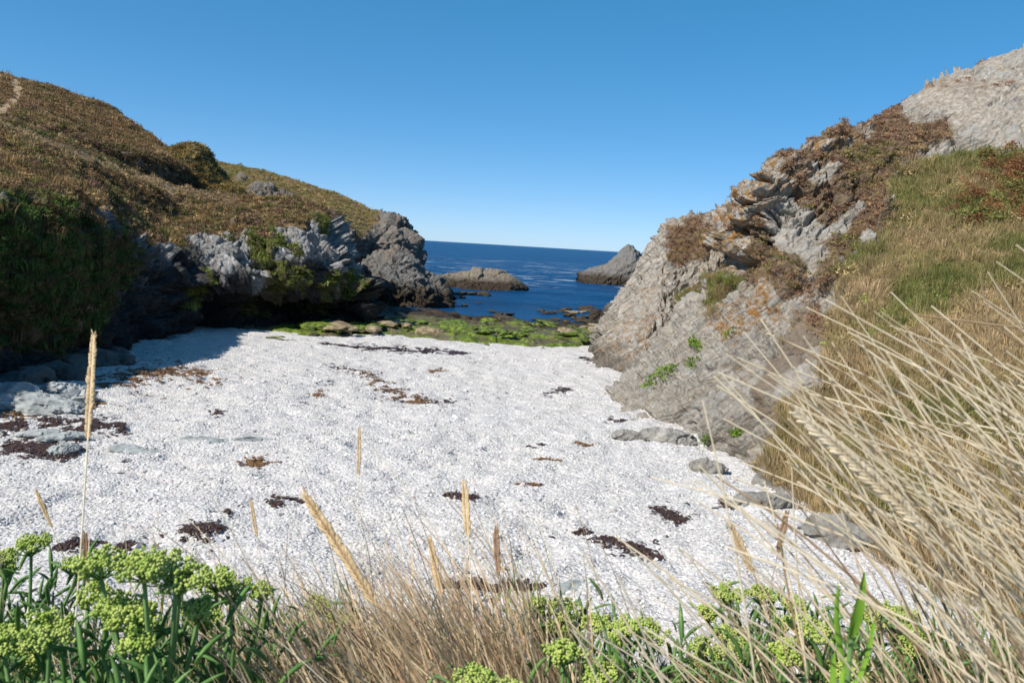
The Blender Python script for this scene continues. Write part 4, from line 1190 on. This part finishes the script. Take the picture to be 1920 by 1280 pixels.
seed_stalk(125,1290,1.05, 176,628,1.12, .31, "tall straight stalk with pale ripe seed head at left", .0019, .0043, None, MAT_SEED, (.01, 0), 40)
seed_stalk(150,1280,1.1, 168,1000,1.15, .0001, "bare straw stalk beside the tall seed stalk", .0014, .001, nsp=2)
seed_stalk(790,1260,.95, 572,928,.98, .62, "thick seed head leaning left over the middle clump", .0022, .0056, MAT_STRAW_D, MAT_SEED, (.03, .02), 40)
seed_stalk(1960,1330,.7, 1490,770,.62, .42, "large pale nodding seed head among the bent straws", .0022, .0044, None, MAT_STRAW, (.09, .07), 40)
seed_stalk(890,1180,1.25, 871,905,1.3, .38, "thin upright seed head above the middle straw", .0012, .0045, None, MAT_SEED, (0, 0), 26)
seed_stalk(945,1190,1.25, 930,988,1.3, .45, "dark narrow seed head beside the thin upright one", .001, .0038, MAT_STRAW_D, MAT_SEED_D, (0, 0), 22)
seed_stalk(668,1150,1.5, 674,803,1.5, .25, "very thin pale seed stalk rising over the open shingle", .0008, .0028, None, MAT_SEED, (0, 0), 22)
seed_stalk(500,1110,1.6, 470,936,1.6, .4, "small pale seed head in front of the ragged seaweed clump", .0008, .003, None, MAT_SEED, (0, 0), 18)
seed_stalk(1480,1180,1.1, 1370,985,1.1, .45, "brown kinked seed head in front of the seaweed streak", .0012, .0042, MAT_STRAW_D, MAT_SEED, (.02, .03), 24)
seed_stalk(1425,1150,1.2, 1475,960,1.2, .4, "brown seed head leaning right against the bent straws", .001, .0036, MAT_STRAW_D, MAT_SEED_D, (0, 0), 22)
seed_stalk(160,1150,1.5, 68,920,1.5, .3, "thin brown seed stalk left of the tall straight stalk", .001, .0034, MAT_STRAW_D, MAT_SEED, (.01, 0), 20)
seed_stalk(170,1200,1.2, 160,1000,1.2, .5, "short brown seed head beside the tall straight stalk's foot", .001, .0036, MAT_STRAW_D, MAT_SEED_D, (0, 0), 20)
seed_stalk(860,1220,1.1, 806,1010,1.15, .5, "brown seed head tucked behind the thick leaning one", .0012, .004, MAT_STRAW_D, MAT_SEED, (.01, .01), 24)

# ---- rock samphire
LEAFV, LEAFF = tube(curve((0, 0, 0), (.0, .02, .05), (.0, -.006, .006), 5), [.0012, .0034, .0036, .0028, .0006], 5)
def samphire(px, py, d, s, label, heads, seed, dark=False):
    top = at(np.array([px]), np.array([py]), np.array([d]))[0]
    gz = float(bank_z(np.array([top[0]]), np.array([top[1]]))[0])
    base = np.array([top[0], top[1], gz - .01]); H = max(top[2] - gz, .12)
    rr = np.random.default_rng(seed)
    root = empty("samphire_plant", base.tolist(), label, "plant", "rock samphire on the bank")
    fork = np.array([rr.normal(0, .01), rr.normal(0, .01), H * .55])
    stem = MB(); stem.add(*tube(curve((0, 0, 0), fork, (.01, 0, 0), 8), np.linspace(.0055, .0045, 8) * s, 8))
    lf = MB()
    sv, sf = tri_ico(1)
    heads = list(heads) + [(h[0] + rr.normal(0, .05), h[1] - rr.uniform(.02, .06), h[2] * rr.uniform(.45, .7)) for h in heads]
    for (dx, dz, rad) in heads:
        hd = np.array([dx, rr.normal(0, .025), H + dz])
        stem.add(*tube(curve(fork, hd - [0, 0, .03], (dx * .2, 0, .0), 8), np.linspace(.004, .0028, 8) * s, 7))
        um = MB(); st = MB(); nrm = np.array([dx * .8 + rr.normal(0, .12), -.15 + rr.normal(0, .1), 1.0]); nrm /= np.linalg.norm(nrm)
        u = np.cross(nrm, [0, 1, 0]); u /= np.linalg.norm(u); w = np.cross(nrm, u)
        nr = 19
        for k in range(nr):
            q = math.sqrt((k + .5) / nr) * rad * rr.uniform(.82, 1.15); th = k * 2.39996 + rr.normal(0, .2)
            c = hd + u * q * math.cos(th) + w * q * math.sin(th) + nrm * (.22 * rad * (1 - (q / rad) ** 2) - .012 + rr.normal(0, .0035))
            st.add(*tube(curve(hd - [0, 0, .03], c - nrm * .006, (0, 0, .002), 4), [.0014, .0012, .001, .0009], 4))
            for b in range(24):
                e = rr.normal(size=3); e /= np.linalg.norm(e); e[2] += .3
                bud = c + e * .0078 * s * rr.uniform(.5, 1.0) + rr.normal(0, .001, 3); um.add(sv * (.0022 * s * rr.uniform(.75, 1.2)) + bud, sf)
        uo = link("umbel", um.mesh("umbel"), MAT_UMBEL, root); link("ray", st.mesh("ray"), MAT_STEM, uo)
    for k in range(240):
        t = rr.uniform(.15, 1.08); c = np.array([rr.normal(0, .075), rr.normal(0, .06), H * t * .8]); a = rr.uniform(0, 6.28); b = rr.uniform(-.2, 1.1)
        Rz = np.array([[math.cos(a), -math.sin(a), 0], [math.sin(a), math.cos(a), 0], [0, 0, 1]]); Rx = np.array([[1, 0, 0], [0, math.cos(b), math.sin(b)], [0, -math.sin(b), math.cos(b)]])
        lf.add((LEAFV * s * rr.uniform(.6, 1.2)) @ Rx.T @ Rz.T + c, LEAFF)
    link("stem", stem.mesh("stem"), MAT_STEM, root); tag(link("leaf_cluster", lf.mesh("leaf_cluster"), MAT_LEAF, root), kind="stuff")
samphire(285, 1085, 1.0, 1.0, "large samphire with thick forked stem and four pale green flower heads", [(.035, .035, .034), (-.07, .03, .036), (-.025, -.03, .03), (.005, .05, .026)], 1)
samphire(430, 1085, 1.15, .9, "samphire with two green heads just right of the large one", [(.0, .0, .032), (-.012, .028, .026)], 2)
samphire(150, 1110, 1.05, .95, "samphire with sloping pale head left of the large one", [(.045, .02, .034), (-.05, -.04, .034)], 3)
samphire(58, 1000, 1.35, .9, "single flat green samphire head standing tall at the bank's left end", [(0, .0, .03)], 4)
samphire(5, 1028, 1.4, .8, "small samphire head beside the tall flat one", [(0, 0, .02)], 5)
samphire(30, 1165, .95, .95, "leafy samphire with dull heads in the lower left corner", [(.03, .0, .032), (-.04, -.03, .03)], 6)
samphire(1060, 1128, 1.45, .9, "samphire heads showing through straw before the dark grey stone", [(0, 0, .032), (.06, -.005, .026), (-.05, .0, .02)], 7)
samphire(1225, 1175, 1.3, .9, "samphire heads low in the gap between the straws", [(0, 0, .03), (-.05, .03, .022)], 8)
samphire(1440, 1110, 1.5, .9, "samphire heads standing behind the bent straws' left side", [(0, .0, .03), (-.08, .02, .026), (.06, -.01, .024)], 9)
samphire(1535, 1170, 1.2, 1.0, "pale samphire head left of the fresh green shoot", [(-.01, .0, .038), (.04, -.04, .03)], 10)
samphire(885, 1265, 1.0, .9, "samphire head at the very bottom of the middle straw", [(0, 0, .034), (.05, -.01, .024)], 11)
samphire(1330, 1200, 1.35, .9, "samphire heads right of the low gap heads", [(0, 0, .028), (.05, .012, .024)], 12)
samphire(1640, 1140, 1.5, .9, "samphire heads half hidden behind the fresh green shoot", [(0, 0, .03), (.06, .01, .026)], 13)
samphire(1060, 1215, 1.1, .9, "small samphire heads deep in the straw under the stone", [(0, 0, .028), (.05, -.02, .022)], 14)
samphire(1720, 1160, 1.3, .8, "samphire heads under the densest bent straws", [(0, 0, .028), (-.05, .02, .024)], 15)
samphire(590, 1120, 1.4, .8, "faint samphire heads at the left edge of the middle straw", [(0, 0, .022), (.05, -.01, .018)], 16)

def leafy_shoot():
    top = at(np.array([1600]), np.array([1150]), np.array([.75]))[0]; base = top.copy(); base[2] = float(bank_z(np.array([top[0]]), np.array([top[1]]))[0])
    root = empty("leafy_shoot", base.tolist(), "fresh bright green leafy shoot standing among the bent straws", "plant")
    H = top[2] - base[2]
    V, Fq = tube(curve((0, 0, 0), (0, 0, H), (.01, 0, 0), 8), np.linspace(.004, .0025, 8), 6); link("stem", mesh_from("stem", V, Fq), MAT_STEM, root)
    rr = np.random.default_rng(4)
    for k in range(16):
        t = k / 15; z0 = H * (.15 + .8 * t); a = k * 2.4; L = .11 * (1.2 - .5 * t); out = .03 * (1.1 - .5 * t)
        P = curve((0, 0, z0), (out * math.cos(a), out * math.sin(a), z0 + L), (out * .5 * math.cos(a), out * .5 * math.sin(a), -.004), 6)
        s = np.array([-math.sin(a), math.cos(a), 0]); w = np.array([.0015, .004, .005, .0045, .003, .0005])
        o_ = np.array([math.cos(a), math.sin(a), .3]) * .003
        V = np.concatenate([P - s * w[:, None], P - o_, P + s * w[:, None]]); i = np.arange(6)
        Fq = [(j, j + 1, 6 + j + 1, 6 + j) for j in range(5)] + [(6 + j, 6 + j + 1, 12 + j + 1, 12 + j) for j in range(5)]
        link("leaf", mesh_from("leaf", V, np.array(Fq)), MAT_SHOOT, root)
leafy_shoot()
